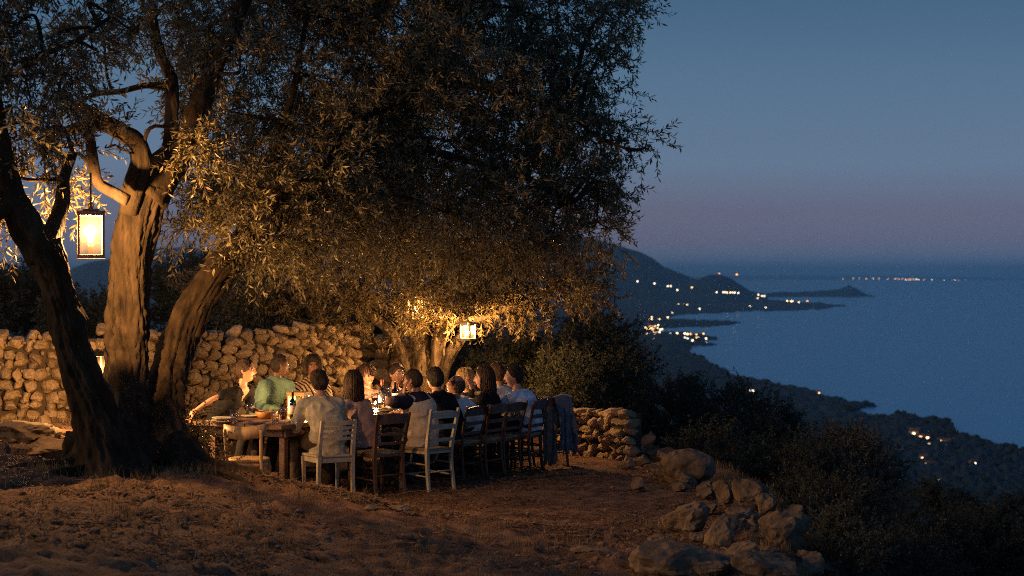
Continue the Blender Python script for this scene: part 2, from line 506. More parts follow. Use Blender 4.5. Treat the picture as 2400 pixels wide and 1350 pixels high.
# ================================================================== terrace ground
def gh0(x, y):
    x = np.asarray(x, float); y = np.asarray(y, float)
    B = np.interp(x, [-14, -8, -5, -3.4, -2.4, -1.4, -.4, .55, 1.1], [.9, .78, .71, .66, .54, .35, .15, .0, -.02])
    back = .62 * sstep(-3.3, -4.7, x)
    crest = 16.5 + .25 * vnoise(np.stack([x * .8, x * 0, x * 0], -1), 3)
    t = sstep(crest, crest + 1.3, y)
    h = B * (1 - t) + back * t
    h = h + sstep(13.5, 5.0, y) * .35 * sstep(2.0, -3.0, x) - sstep(13.5, 9, y) * .10
    xe = np.interp(y, [4, 10, 14.3, 17, 19, 22, 23.5, 24.5, 27], [1.3, 1.6, 2.1, 2.6, 2.75, 2.6, 2.1, 1.6, .8])
    h = h - .95 * np.maximum(0, x - xe) ** 1.05
    h = h - .30 * np.maximum(0, y - 26.8) - .25 * np.maximum(0, -9 - x)
    return np.maximum(h, -9)
def gh(x, y):
    x = np.asarray(x, float); y = np.asarray(y, float)
    p = np.stack([x, y, 0 * x], -1)
    lump = fbm(p * 1.1, 4, 31) * .030 + np.abs(fbm(p * 5.2, 3, 41)) * .017
    fg = sstep(17.5, 16.2, y)
    return gh0(x, y) + lump * (.35 + .9 * fg)
def gz(x, y): return float(gh(np.array([x]), np.array([y]))[0])

xs = np.concatenate([np.linspace(-40, -7, 34), np.arange(-6.8, 4.2, .045), np.linspace(4.4, 26, 30)])
ys = np.concatenate([np.linspace(-6, 9.6, 30), np.arange(9.8, 25.5, .05), np.linspace(25.8, 44, 34)])
gx, gy = np.meshgrid(xs, ys)
p = np.stack([gx, gy, 0 * gx], -1)
fg = sstep(17.5, 16.0, gy)
fine = fbm(p * np.array([13, 16, 1]), 4, 51) * .012 + np.maximum(0, fbm(p * np.array([7, 11, 1]), 3, 61) - .25) * .05 * fg
fine = fine + np.maximum(0, vnoise(p * np.array([24, 30, 1]), 71) - .35) * .02
Z = gh(gx, gy) + fine
m_soil = mat('dry_soil', (0.082, 0.047, 0.027), rough=0.95, col2=(0.225, 0.134, 0.075), scale=4.5, detail=14, bump=1.0, bscale=60, spec=0.15, ramp=(0.32, 0.7))
tag(MB().add(np.stack([gx, gy, Z], -1).reshape(-1, 3), grid_faces(len(xs), len(ys))).build('ground', m_soil), 'dry brown earth of the terrace and the bank in front', kind='structure')

rng = np.random.default_rng(5)
def scatter_xy(n, x0, x1, y0, y1, rng):
    x = rng.uniform(x0, x1, n); y = rng.uniform(y0, y1, n)
    ok = (gh0(x, y) > -.5) & (fbm(np.stack([x * .9, y * .9, 0 * x], -1), 3, 91) + rng.normal(0, .25, n) > -.15)
    return x[ok], y[ok]
# dry leaves and straw: curled strips
def strips(x, y, length, width, rng, curl=0.4, lift=0.006, tilt=.35):
    n = len(x)
    a = rng.uniform(0, 2 * np.pi, n); L = length * rng.uniform(.5, 1.5, n); W = width * rng.uniform(.6, 1.4, n)
    d = np.stack([np.cos(a), np.sin(a), rng.normal(0, tilt, n)], -1); d = unit(d)
    s = np.stack([-np.sin(a), np.cos(a), rng.normal(0, .35, n)], -1)
    c = np.stack([x, y, gh(x, y) + lift + rng.uniform(0, .012, n)], -1)
    up = np.array([0, 0, 1.0])
    k = rng.uniform(0, curl, n)
    out = []
    for t in (-1, -.33, .33, 1):
        base = c + d * (L * t / 2)[:, None] + up * (k * L * (t * t) * .5)[:, None]
        w = (W / 2 * (1 - .7 * t * t))[:, None]
        out += [base - s * w, base + s * w]
    V = np.stack(out, 1).reshape(-1, 3)
    b = np.arange(n)[:, None] * 8
    q = np.concatenate([b + np.array([[0, 1, 3, 2]]), b + np.array([[2, 3, 5, 4]]), b + np.array([[4, 5, 7, 6]])])
    return V, q
m_litter = leaf_mat('dry_leaf', (0.19, 0.115, 0.064), (0.13, 0.08, 0.046), .1, .85)
x1, y1 = scatter_xy(40000, -5.2, 3.0, 16.8, 24.5, rng)
x2, y2 = scatter_xy(30000, -4.0, 2.4, 11.5, 17.0, rng)
V1, q1 = strips(np.concatenate([x1, x2]), np.concatenate([y1, y2]), .050, .012, rng, .25, .003, .2)
tag(MB().add(V1, q1).build('leaf_litter', m_litter), 'dry brown olive leaves strewn over the earth', kind='stuff')
# pale straw along the crest of the bank
m_straw = leaf_mat('straw', (0.25, 0.16, 0.088), (0.20, 0.13, 0.072), .1, .85)
t = rng.uniform(0, 1, 4200)
xx = -2.9 + 3.6 * t ** 1.15; yy = 16.75 + rng.normal(0, .20, 4200) + .12 * np.sin(xx * 5)
V1, q1 = strips(xx, yy, .12, .008, rng, .25, .008, .12)
mb = MB().add(V1, q1)
xx, yy = scatter_xy(3600, -4.2, 2.2, 11.5, 16.8, rng)
V1, q1 = strips(xx, yy, .12, .007, rng, .5, .010, .25); mb.add(V1, q1)
tag(mb.build('straw_litter', m_straw), 'pale straw lying along the edge of the bank', kind='stuff')
# clods and pebbles
m_clod = mat('clod', (0.12, 0.07, 0.042), rough=.95, col2=(0.24, 0.15, 0.09), scale=9, spec=.1)
mb = MB(); protos = [rock(900 + k, (1, 1, .7), 1, 4, .2) for k in range(10)]
def clods(n, x0, x1, y0, y1, lo, hi):
    x, y = scatter_xy(n, x0, x1, y0, y1, rng)
    z = gh(x, y)
    for k in range(len(x)):
        v, f = protos[rng.integers(10)]
        s = lo + (hi - lo) * rng.random() ** 3
        mb.add(rotz(v * s, rng.uniform(0, 6.3)) + np.array([x[k], y[k], z[k] + s * .12]), f)
clods(2600, -4.4, 2.6, 11.5, 17.0, .010, .09)
clods(2400, -5.0, 3.0, 16.6, 24.5, .010, .06)
tag(mb.build('clods', m_clod, smooth=False), 'clods of earth and pebbles on the ground', kind='stuff')
# twigs
m_twig = mat('dry_twig', (0.13, 0.085, 0.055), rough=.9)
mb = MB()
xx, yy = scatter_xy(170, -4.4, 2.4, 12, 23.5, rng)
for k in range(len(xx)):
    a = rng.uniform(0, 6.28); Lk = rng.uniform(.12, .5); q = np.linspace(-.5, .5, 5)
    pth = np.stack([xx[k] + np.cos(a) * Lk * q + rng.normal(0, .012, 5), yy[k] + np.sin(a) * Lk * q + rng.normal(0, .012, 5), 0 * q], -1)
    pth[:, 2] = gh(pth[:, 0], pth[:, 1]) + .012 + rng.uniform(0, .03, 5)
    mb.add(*tube(pth, np.linspace(.006, .002, 5), n=4))
tag(mb.build('fallen_twigs', m_twig), 'thin dry twigs scattered on the ground', kind='stuff')

# ================================================================== dry stone walls
m_stone = mat('wall_stone', (0.20, 0.14, 0.082), rough=.92, col2=(0.40, 0.295, 0.18), scale=6, detail=10, bump=.9, bscale=16, rnd=.28, spec=.2, ramp=(.3, .7))
m_core = mat('wall_core', (0.06, 0.045, 0.032), rough=1)
round_st = [rock(100 + k, (1, 1, 1), 3, 12, .11, .62, .98, .62) for k in range(20)]
round_me = [MB().add(v, f).mesh('stone', m_stone, False) for v, f in round_st]
flat_st = [rock(200 + k, (1, 1, 1), 3, 10, .08, .7, 1.0, .45) for k in range(8)]
flat_me = [MB().add(v, f).mesh('stone', m_stone, False) for v, f in flat_st]
def stone_wall(name, label, pts, th, base_fn, top_fn, course, seed, meshes, jitter=1.0, core_in=.12, aspect=(1.0, 1.9)):
    rng = np.random.default_rng(seed)
    pts = np.array(pts, float); seg = np.linalg.norm(np.diff(pts, axis=0), axis=1); cum = np.concatenate([[0], np.cumsum(seg)])
    def at(s):
        q = np.array([np.interp(s, cum, pts[:, 0]), np.interp(s, cum, pts[:, 1])])
        k = min(len(seg) - 1, max(0, np.searchsorted(cum, s) - 1)); d = (pts[k + 1] - pts[k]) / seg[k]
        return q, d
    root = empty(name, (pts[:, 0].mean(), pts[:, 1].mean(), base_fn(cum[-1] / 2)), 0, label, 'wall'); root['kind'] = 'thing'
    org = np.array(root.location)
    # core: dark fill added behind the face stones to block light between them
    ss = np.linspace(.05, cum[-1] - .22, 40); mb = MB(); V = []
    for s in ss:
        q, d = at(s); nrm = np.array([d[1], -d[0]])
        b, t = base_fn(s) - .3, top_fn(s) - course * .9
        for off in (-th / 2 + core_in * .5, th / 2 - core_in):
            V += [[*(q + nrm * off), b], [*(q + nrm * off), t]]
    V = np.array(V) - org; Fc = []
    for k in range(39):
        i = k * 4
        Fc += [(i, i + 1, i + 5, i + 4), (i + 2, i + 6, i + 7, i + 3), (i + 1, i + 3, i + 7, i + 5)]
    Fc += [(0, 2, 3, 1), (156, 157, 159, 158)]
    mb.add(V, Fc).build('core', m_core, root, smooth=False)
    zmax = max(top_fn(s) for s in ss)
    row = 0; zoff = 0.0
    todo = []
    while True:
        ch = course * rng.uniform(.8, 1.25)
        s = -course * rng.uniform(0, .8); alive = False
        while s < cum[-1]:
            w = course * rng.uniform(*aspect)
            sc_ = min(max(s + w / 2, 0), cum[-1]); q, d = at(sc_); nrm = np.array([d[1], -d[0]])
            z = base_fn(sc_) + zoff + ch / 2
            if z + ch * .25 < top_fn(sc_) + rng.uniform(-.02, .02):
                alive = True
                hh = ch * rng.uniform(.92, 1.12)
                z2 = z + rng.normal(0, .018) * jitter
                todo.append((meshes[rng.integers(len(meshes))],
                         np.array([*(q + nrm * (th / 2 - .10 + rng.normal(0, .018))), z2]) - org,
                         (rng.normal(0, .16) * jitter, rng.normal(0, .16) * jitter, math.atan2(d[1], d[0]) + rng.normal(0, .2) + (math.pi if rng.random() < .5 else 0)),
                         (w * 1.06, .26 * rng.uniform(.85, 1.2), hh * 1.10)))
                # small stone wedged in the joint
                if rng.random() < .22 * jitter:
                    q2, d2 = at(min(cum[-1], s + w)); k = course * rng.uniform(.3, .5)
                    todo.append((meshes[rng.integers(len(meshes))],
                         np.array([*(q2 + nrm * (th / 2 - .03)), z + ch * rng.uniform(-.4, .4)]) - org,
                         (rng.uniform(0, 3), rng.uniform(0, 3), rng.uniform(0, 3)), (k, k, k)))
            s += w
        zoff += ch * .96
        if not alive or zoff > 2.4: break
    def shows(t_):           # how large a stone shows in the photo: off-frame and half-buried ones last
        w_ = t_[1] + org; px_ = 1200 + w_[0] / w_[1] * F
        return (-.05 if px_ > -15 else 5) - max(t_[3]) * min(t_[3][0], t_[3][2]) - .01 * w_[2]
    todo.sort(key=shows)
    for me_, lo_, ro_, sc2 in todo[:300]: link('stone', me_, root, lo_, ro_, sc2)
    if len(todo) > 300:
        mr_ = MB(); vf = {}
        for me_, lo_, ro_, sc2 in todo[300:]:
            if me_.name not in vf:
                vv = np.empty(len(me_.vertices) * 3, np.float32); me_.vertices.foreach_get('co', vv); ff = np.empty(len(me_.loops), np.int32); me_.loops.foreach_get('vertex_index', ff); vf[me_.name] = (vv.reshape(-1, 3).astype(float), ff.reshape(-1, 3))
            vv, ff = vf[me_.name]; Mx = np.array(Matrix.Rotation(ro_[2], 3, 'Z') @ Matrix.Rotation(ro_[1], 3, 'Y') @ Matrix.Rotation(ro_[0], 3, 'X'))
            mr_.add((vv * np.array(sc2)) @ Mx.T + lo_, ff)
        mr_.build('small_stones', m_stone, root, False)['kind'] = 'stuff'
    return root, len(todo)
wl = [(-7.0, 21.9), (-5.6, 22.2), (-4.4, 22.75), (-3.4, 23.7), (-2.25, 25.0)]
def wall_base(s): return float(np.interp(s, [0, 2.6, 3.7, 5.0, 7.0], [.62, .60, .38, .05, -.02]))
def wall_top(s): return float(np.interp(s, [0, 1.5, 2.6, 3.7, 4.4, 5.3, 7.0], [1.70, 1.66, 1.66, 1.64, 1.68, 1.70, 1.71]))
_, c1 = stone_wall('dry_stone_wall', 'long dry stone wall of rounded tan stones behind the table, lit by lanterns', wl, .5, wall_base, wall_top, .118, 3, round_me, 1.1, aspect=(.9, 1.9))
_, c2 = stone_wall('rear_stone_wall', 'shaded wall of flat squared stones between the rounded wall and the back tree', [(-2.5, 25.75), (-1.3, 26.1)], .5, lambda s: -.1, lambda s: float(np.interp(s, [0, .6, 1.25], [1.74, 1.62, 1.42])), .15, 7, flat_me, .5, aspect=(1.3, 2.4))
_, c3 = stone_wall('terrace_end_wall', 'low broken stone wall at the terrace edge beside the draped chair', [(.55, 24.35), (1.30, 23.65), (1.62, 23.2)], .5, lambda s: -.05, lambda s: float(np.interp(s, [0, .5, 1.2, 1.6], [.60, .62, .66, .70])), .112, 13, round_me, 1.0)
print('wall stones', c1, c2, c3)

# ================================================================== boulders and loose rocks
m_rock = mat('boulder', (0.065, 0.046, 0.031), rough=.95, col2=(0.19, 0.138, 0.092), scale=5, detail=12, bump=1.0, bscale=11, rnd=.15, spec=.2, ramp=(.3, .72))
def boulder(label, px, py, w, h, Y, seed, name='boulder', tilt=0.0, cuts=11, dep=None, rough=.11, sink=.12, yaw=None, cl=.5, chh=.88):
    """px, py = middle of the stone in the photo, w, h its size in photo pixels"""
    for yy in np.arange(12.0, 26.0, .1):          # stand it where its foot meets the ground
        if CH - (py + h * .42 - HY) / F * yy < float(gh0(np.array([PX(px, yy)]), np.array([yy]))[0]):
            Y = yy; break
    W = w / F * Y * 1.04; H = h / F * Y * .94
    c = P(px, py, Y)
    v, f = rock(seed, (W, dep or W * .9, H), 4, cuts, rough * 1.5, cl, chh, .8)
    v = v * (1 + .045 * fbm(v * 9, 4, seed))[:, None]
    o = MB().add(v, f).build(name, m_rock, None, False)
    o.location = c; o.rotation_euler = (0, tilt, yaw if yaw is not None else 0)
    return tag(o, label, 'rock', 'rocks along the terrace edge')
boulder('big rounded boulder at the end of the broken wall', 1612, 1098, 118, 92, 21.6, 1, rough=.06, cuts=5, cl=.8, chh=.98)
boulder('small tan stone left of the big rounded boulder', 1552, 1104, 42, 30, 21.4, 2)
boulder('lit wedge shaped stone in front of the big rounded boulder', 1612, 1126, 58, 38, 20.6, 3, tilt=.35)
boulder('flat stone right of the lit wedge shaped stone', 1648, 1146, 46, 28, 20.1, 4)
boulder('small rounded stone at the foot of the pointed slab', 1672, 1157, 40, 26, 19.7, 5)
boulder('pointed upright slab among the edge rocks', 1702, 1160, 52, 84, 19.3, 26, tilt=-.25, cuts=12, dep=.16, cl=.45, chh=.8)
boulder('large rough rock leaning behind the pointed slab', 1752, 1166, 96, 84, 19.6, 7, tilt=.4, cuts=9)
boulder('dark rock behind the large rough rock', 1796, 1186, 54, 64, 19.8, 8)
boulder('flat brown stone below the pointed slab', 1738, 1206, 74, 36, 18.6, 9)
boulder('dark jagged rock left of the upright block', 1612, 1222, 112, 84, 17.5, 10, cuts=10, tilt=-.3, cl=.5, chh=.85)
boulder('upright block of tan rock at the centre of the rock pile', 1692, 1246, 78, 100, 17.4, 11, tilt=.15, cuts=10, cl=.5, chh=.85)
boulder('large flat topped boulder at the right of the rock pile', 1842, 1248, 124, 104, 18.4, 12, cuts=7)
boulder('long low boulder in front of the rock pile', 1600, 1306, 230, 100, 16.4, 13, cuts=6, rough=.08)
boulder('shadowed boulder below the flat topped boulder', 1800, 1330, 150, 90, 17.2, 14)
boulder('sloping rock at the right foot of the rock pile', 1895, 1318, 90, 70, 18.0, 15)
for k, (px, py, w, h, lb) in enumerate([(1660, 1192, 60, 34, 'brown stone between the dark jagged rock and the pointed slab'), (1735, 1292, 90, 60, 'rock wedged right of the upright block'), (1550, 1262, 60, 36, 'stone at the left foot of the dark jagged rock'),
        (1780, 1222, 60, 44, 'stone in the gap between upright block and flat topped boulder'), (1905, 1268, 56, 56, 'rock stepping down right of the flat topped boulder'), (1660, 1335, 110, 50, 'rock at the bottom beside the long low boulder'),
        (1940, 1335, 90, 60, 'lowest rock of the pile at the bottom edge'), (1510, 1330, 60, 26, 'small stone left of the long low boulder'), (1640, 1262, 50, 40, 'dark stone squeezed left of the upright block'), (1585, 1140, 34, 20, 'little stone left of the lit wedge shaped stone'), (1860, 1200, 50, 40, 'stone behind the flat topped boulder')]):
    boulder(lb, px, py, w, h, 18.0, 140 + k)
for k, (px, py, w, h, Y, lb) in enumerate([(1505, 1082, 46, 34, 22.4, 'fallen stone at the foot of the broken wall'), (1532, 1062, 44, 36, 22.8, 'grey stone tumbled from the end of the broken wall'),
        (1470, 1090, 36, 26, 22.3, 'small stone lying left of the fallen wall stones'), (1560, 1070, 60, 44, 22.9, 'rough stone between broken wall and big boulder'), (1520, 1030, 50, 40, 23.2, 'upper stone tumbled beside the broken wall')]):
    boulder(lb, px, py, w, h, Y, 40 + k)
_rr = random.Random(21)
for k in range(30):
    t_ = _rr.random(); px_ = float(np.interp(t_, [0, .3, .6, 1], [1500, 1640, 1740, 1830])) + _rr.gauss(0, 34); py_ = float(np.interp(t_, [0, .3, .6, 1], [1096, 1150, 1222, 1318])) + _rr.gauss(0, 16); w_ = _rr.uniform(20, 52)
    o = boulder('small angular stone wedged among the larger edge rocks', px_, py_, w_, w_ * _rr.uniform(.5, .9), 18.0, 240 + k, name='rock', tilt=_rr.uniform(-.5, .5), cuts=14, cl=.42, chh=.8)
    o['group'] = 'small stones between the edge rocks'
for k, (px, py, w, h, Y, lb) in enumerate([(62, 1012, 190, 66, 19.2, 'big earth covered slab at the left below the wall'), (112, 1046, 112, 42, 17.6, 'flat pale stone left of the olive trunk'),
        (42, 1054, 56, 40, 17.4, 'angular stone at the left edge beside the flat pale stone'), (8, 1056, 48, 40, 17.3, 'stone at the left border of the bank'), (138, 1040, 26, 22, 17.2, 'small stone against the olive trunk'),
        (100, 985, 40, 30, 20.6, 'small stone at the foot of the left wall')]):
    o = boulder(lb, px, py, w, h, Y, 60 + k, name='rock', cuts=11, cl=.5, chh=.85)
    o['group'] = 'loose stones left of the olive tree'
for k, (px, py, w, h, Y, lb) in enumerate([(868, 1192, 44, 22, 16.9, 'pale stone on the bank below the dark brown chair'), (1398, 1292, 120, 34, 15.9, 'dark earth crusted rock at the right end of the bank'), (940, 1193, 60, 16, 17.0, 'flat straw covered stone on the bank under the ladder back chair')]):
    o = boulder(lb, px, py, w, h, Y, 80 + k, name='rock'); o['group'] = 'stones on the bank'

# dry grass: tufts at the terrace edge, along the walls and on the bank
def blades(x, y, h, rng, lean=.5):
    n = len(x); a = rng.uniform(0, 6.28, n); hh = h * rng.uniform(.4, 1.4, n)
    b = np.stack([x, y, gh(x, y) - .01], -1); s = np.stack([np.cos(a), np.sin(a), 0 * a], -1) * .0028
    ld = np.stack([np.cos(a * 3.7), np.sin(a * 3.7), 0 * a], -1) * (lean * rng.uniform(.1, 1, n) * hh)[:, None]
    m_ = b + ld * .35 + np.array([0, 0, 1.0]) * (hh * .6)[:, None]; t_ = b + ld + np.array([0, 0, 1.0]) * (hh * .9)[:, None]
    V = np.stack([b - s, b + s, m_ + s * .8, m_ - s * .8, t_], 1).reshape(-1, 3); k = np.arange(n)[:, None] * 5
    return V, k + np.array([[0, 1, 2, 3]]), k + np.array([[3, 2, 4]])
m_grass = leaf_mat('dry_grass', (0.20, 0.145, 0.075), (0.15, 0.11, 0.06), .2, .85)
cx, cy = [], []
for _ in range(150):
    yy = rng.uniform(13.5, 24); cx.append(np.interp(yy, [14.3, 17, 19, 22, 24.5], [2.1, 2.6, 2.75, 2.6, 1.6]) + rng.normal(.05, .22)); cy.append(yy)
for _ in range(60): k_ = rng.uniform(0, 1); cx.append(-6.0 + 3.4 * k_ + rng.normal(0, .1)); cy.append(21.5 + 1.6 * k_ ** 1.4 - .35 + rng.normal(0, .1))
for _ in range(90): cx.append(rng.uniform(-4.2, 1.6)); cy.append(rng.uniform(13, 17.2))
for _ in range(40): cx.append(rng.uniform(-4.0, -2.4)); cy.append(rng.uniform(15.2, 16.9))
cx = np.repeat(np.array(cx), 24) + rng.normal(0, .055, len(cx) * 24); cy = np.repeat(np.array(cy), 24) + rng.normal(0, .055, len(cy) * 24)
V, q4_, q3_ = blades(cx, cy, .11, rng)
gmb = MB().add(V, q4_); gmb.f.setdefault(3, []).append(q3_); gmb.m.setdefault(3, []).append(np.zeros(len(q3_), np.int32))
tag(gmb.build('dry_grass', m_grass, None, False), 'thin tufts of dry grass on bank and terrace edge', kind='stuff')
# ================================================================== olive trees
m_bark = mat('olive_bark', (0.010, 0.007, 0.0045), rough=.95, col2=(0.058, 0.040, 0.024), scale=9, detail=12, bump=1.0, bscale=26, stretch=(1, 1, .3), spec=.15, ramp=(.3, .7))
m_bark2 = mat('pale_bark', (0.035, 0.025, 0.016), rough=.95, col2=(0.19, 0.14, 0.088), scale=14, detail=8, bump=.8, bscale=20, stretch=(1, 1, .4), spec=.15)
m_leaf = leaf_mat('olive_leaf', (0.16, 0.135, 0.06), (0.27, 0.23, 0.135), .35)
m_leaf2 = leaf_mat('small_olive_leaf', (0.135, 0.10, 0.038), (0.20, 0.155, 0.075), .32)
m_shrub = leaf_mat('shrub_leaf', (0.060, 0.066, 0.046), (0.08, 0.085, 0.062), .25, .7)
m_scrub = leaf_mat('pale_shrub_leaf', (0.10, 0.10, 0.075), (0.13, 0.13, 0.10), .25, .6)

def bark_tube(mb, pts, n=28, k=8, seed=0, ridge=.16, flare=0.0):
    """pts rows: x, y, z, r"""
    p = spline(pts, k)
    path, r = p[:, :3], p[:, 3].copy()
    m = len(path)
    s = np.concatenate([[0], np.cumsum(np.linalg.norm(np.diff(path, axis=0), axis=1))])
    a = np.linspace(0, 2 * np.pi, n, endpoint=False)
    A, S = np.meshgrid(a, s)
    A2 = A + S * .7
    q = np.stack([np.cos(A2) * 1.9, np.sin(A2) * 1.9, S * .8 + seed * 7.3], -1)
    q2 = np.stack([np.cos(A2) * 5.0, np.sin(A2) * 5.0, S * 1.6 + seed * 3.3], -1)
    q3 = np.stack([np.cos(A) * 9.0, np.sin(A) * 9.0, S * 7 + seed], -1)
    q4 = np.stack([np.cos(A2) * 11, np.sin(A2) * 11, S * 3.2 + seed], -1); q5 = np.stack([np.cos(A) * 20, np.sin(A) * 20, S * 16 + seed], -1)
    d = .93 + ridge * (fbm(q, 3, seed) * 1.0 - np.abs(vnoise(q2, seed + 3)) * .9 + .30 + vnoise(q3, seed + 9) * .30 + (.35 - np.abs(vnoise(q4, seed + 5)) * 1.0) * .75 + vnoise(q5, seed + 6) * .22)
    rb = np.random.default_rng(seed + 500)
    for _ in range(int(s[-1] * 2.2) if n > 30 else 0):      # knots and hollows
        a0, s0, sg, w0 = rb.uniform(0, 6.28), rb.uniform(.2, s[-1]), rb.choice([-1, 1, 1]), rb.uniform(.05, .12)
        da = np.abs((A - a0 + np.pi) % (2 * np.pi) - np.pi)
        d = d + sg * rb.uniform(.10, .26) * np.exp(-(da / .5) ** 2 - ((S - s0) / w0) ** 2)
    if flare:
        fl = flare * np.exp(-S / .28) * (1 + .6 * np.sin(A * 4 + seed) + .3 * np.sin(A * 7 + 1))
        d = d + np.maximum(0, fl)
    mb.add(*tube(path, r, n=n, disp=d))
    return path

def px_path(rows):
    """rows: px, py, Y, width in photo pixels -> x, y, z, radius"""
    out = []
    for px, py, Y, w in rows:
        out.append([*P(px, py, Y), w / F * Y / 2])
    return np.array(out)

def twig_leaves(P0, D, Ltw, nleaf, ll, lw, rng, droop=.25):
    """many twigs at once: returns stem (verts, quads) and leaf (verts, quads)"""
    M = len(P0)
    D = unit(D); Ltw = np.broadcast_to(Ltw, (M,)) * rng.uniform(.65, 1.3, M)
    dr = droop * rng.uniform(.3, 1.5, M)
    rnd = unit(rng.normal(size=(M, 3))); S = unit(np.cross(D, rnd)); U = np.cross(S, D)
    def pos(t):            # t (M,k)
        return P0[:, None, :] + D[:, None, :] * (Ltw[:, None] * t)[..., None] + np.array([0, 0, -1.0]) * (dr[:, None] * Ltw[:, None] * t * t)[..., None]
    # leaves
    tk = (np.arange(nleaf) + .8) / nleaf
    t = np.clip(tk[None, :] + rng.normal(0, .02, (M, nleaf)), .05, 1.02)
    B = pos(t)
    tan = unit(D[:, None, :] + np.array([0, 0, -2.0]) * (dr[:, None] * t)[..., None])
    sg = np.where(np.arange(nleaf) % 2 == 0, 1.0, -1.0)[None, :]
    ph = (np.arange(nleaf) // 2 % 2) * (np.pi / 2) + rng.normal(0, .5, (M, nleaf))
    sd = S[:, None, :] * (np.cos(ph) * sg)[..., None] + U[:, None, :] * (np.sin(ph) * sg)[..., None]
    ld = unit(tan * rng.uniform(.5, 1.1, (M, nleaf, 1)) + sd * .85 + rng.normal(0, .22, (M, nleaf, 3)) + np.array([0, 0, -.12]))
    wv = unit(np.cross(ld, rng.normal(size=(M, nleaf, 3)) + np.array([0, 0, 1.2])))
    Ll = ll * rng.uniform(.6, 1.25, (M, nleaf, 1)); Wl = lw * rng.uniform(.7, 1.25, (M, nleaf, 1))
    nm = np.cross(ld, wv)
    v = np.stack([B, B + ld * Ll * .45 + wv * Wl + nm * Wl * .25, B + ld * Ll - nm * Ll * .08, B + ld * Ll * .45 - wv * Wl + nm * Wl * .25], 2)
    LV = v.reshape(-1, 3); LQ = (np.arange(M * nleaf)[:, None] * 4 + np.arange(4)[None, :])
    # stems: three-sided
    ts = np.array([0, .35, .7, 1.0]); C = pos(np.broadcast_to(ts, (M, 4)))
    rr = np.array([.0042, .0034, .0025, .0012])
    ang = np.array([0, 2.094, 4.189])
    ring = C[:, :, None, :] + (S[:, None, None, :] * np.cos(ang)[None, None, :, None] + U[:, None, None, :] * np.sin(ang)[None, None, :, None]) * rr[None, :, None, None]
    SV = ring.reshape(-1, 3)
    b = (np.arange(M) * 12)[:, None]
    q = []
    for k in range(3):
        for j in range(3):
            q.append(b + np.array([[k * 3 + j, k * 3 + (j + 1) % 3, k * 3 + 3 + (j + 1) % 3, k * 3 + 3 + j]]))
    return (SV, np.concatenate(q)), (LV, LQ)

def crown(root, ells, limb_pts, seed, ll, lw, nleaf, tw, mleaf, mbark, clump=9, density=1.0, droop=.25, branch_r=.018, out_bias=.6):
    """ells rows: px, py, rx px, ry px, Y, depth half, twigs"""
    rng = np.random.default_rng(seed)
    P0s, Ds = [], []
    mbb = MB()
    for (px, py, rx, ry, Y, dY, nt) in ells:
        c = P(px, py, Y); R3 = np.array([rx / F * Y, dY, ry / F * Y])
        # branch from the nearest limb point to this part of the crown
        if limb_pts is not None:
            dd = np.linalg.norm(limb_pts - c, axis=1) + 2.0 * np.maximum(0, limb_pts[:, 2] - c[2])
            b = limb_pts[np.argmin(dd)]
            mid = (b + c) / 2 + rng.normal(0, .10, 3) + np.array([0, 0, .10])
            d0 = np.linalg.norm(c - b)
            if d0 > .15:
                pth = spline(np.array([b, mid, c]), 5); mbb.add(*tube(pth, np.linspace(branch_r * (1 + d0 * .5), branch_r * .6, len(pth)), n=7))
        nt = int(nt * density); nc = max(2, nt // clump)
        cc = unit(rng.normal(size=(nc, 3))) * rng.uniform(.25, 1, (nc, 1)) ** .5
        cc = c + cc * R3
        for q in cc[: max(3, nc // 3)]:
            mid = (c + q) / 2 + rng.normal(0, .05, 3)
            pth = spline(np.array([c, mid, q]), 4); mbb.add(*tube(pth, np.linspace(branch_r * .6, .005, len(pth)), n=5))
        w = rng.integers(0, nc, nt)
        off = rng.normal(0, .11, (nt, 3))
        P0s.append(cc[w] + off)
        out = unit((cc[w] - c) / R3 + 1e-6)
        Ds.append(unit(rng.normal(size=(nt, 3)) * .75 + out * out_bias + unit(off) * .7 + np.array([0, 0, -.05])))
    P0 = np.vstack(P0s); D = np.vstack(Ds)
    (sv, sq), (lv, lq) = twig_leaves(P0, D, tw, nleaf, ll, lw, rng, droop)
    mbb.build('branches', mbark, root)['kind'] = 'stuff'
    o = MB().add(sv, sq, 1).add(lv, lq, 0).build('crown', [mleaf, mbark], root, smooth=False)
    o['kind'] = 'stuff'
    return o, len(lq)

# ---- front olive tree -------------------------------------------------------
tree1 = empty('olive_tree', (0, 0, 0), 0, 'large old olive tree with three twisted trunks at the near table end', 'tree')
limbs = []
mb = MB()
def limb(rows, seed, n=28, ridge=.16, flare=0.0, k=8, tree_mb=None):
    q = px_path(rows)
    p_ = bark_tube(tree_mb if tree_mb is not None else mb, q, n, k, seed, ridge, flare); limbs.append(p_)
# left trunk, nearest to the camera
limb([(262, 1135, 15.9, 150), (238, 1040, 15.9, 116), (206, 930, 15.9, 92), (172, 830, 15.9, 84), (146, 720, 15.9, 74), (126, 640, 15.9, 76), (96, 575, 15.9, 92)], 1, 84, .24, .35, 16)
limb([(104, 600, 15.9, 88), (62, 530, 15.85, 74), (28, 450, 15.8, 64), (6, 370, 15.7, 56), (-14, 250, 15.6, 46), (-30, 60, 15.5, 32), (-42, -80, 15.5, 15), (-50, -170, 15.5, 5)], 2, 26, .2)
limb([(112, 570, 15.95, 50), (132, 520, 16.1, 40), (148, 470, 16.2, 36), (150, 420, 16.3, 28), (172, 360, 16.4, 22)], 3, 18)
limb([(30, 470, 15.75, 44), (-15, 505, 15.7, 38), (-66, 530, 15.6, 30), (-118, 500, 15.6, 18), (-160, 440, 15.6, 6)], 4, 16)
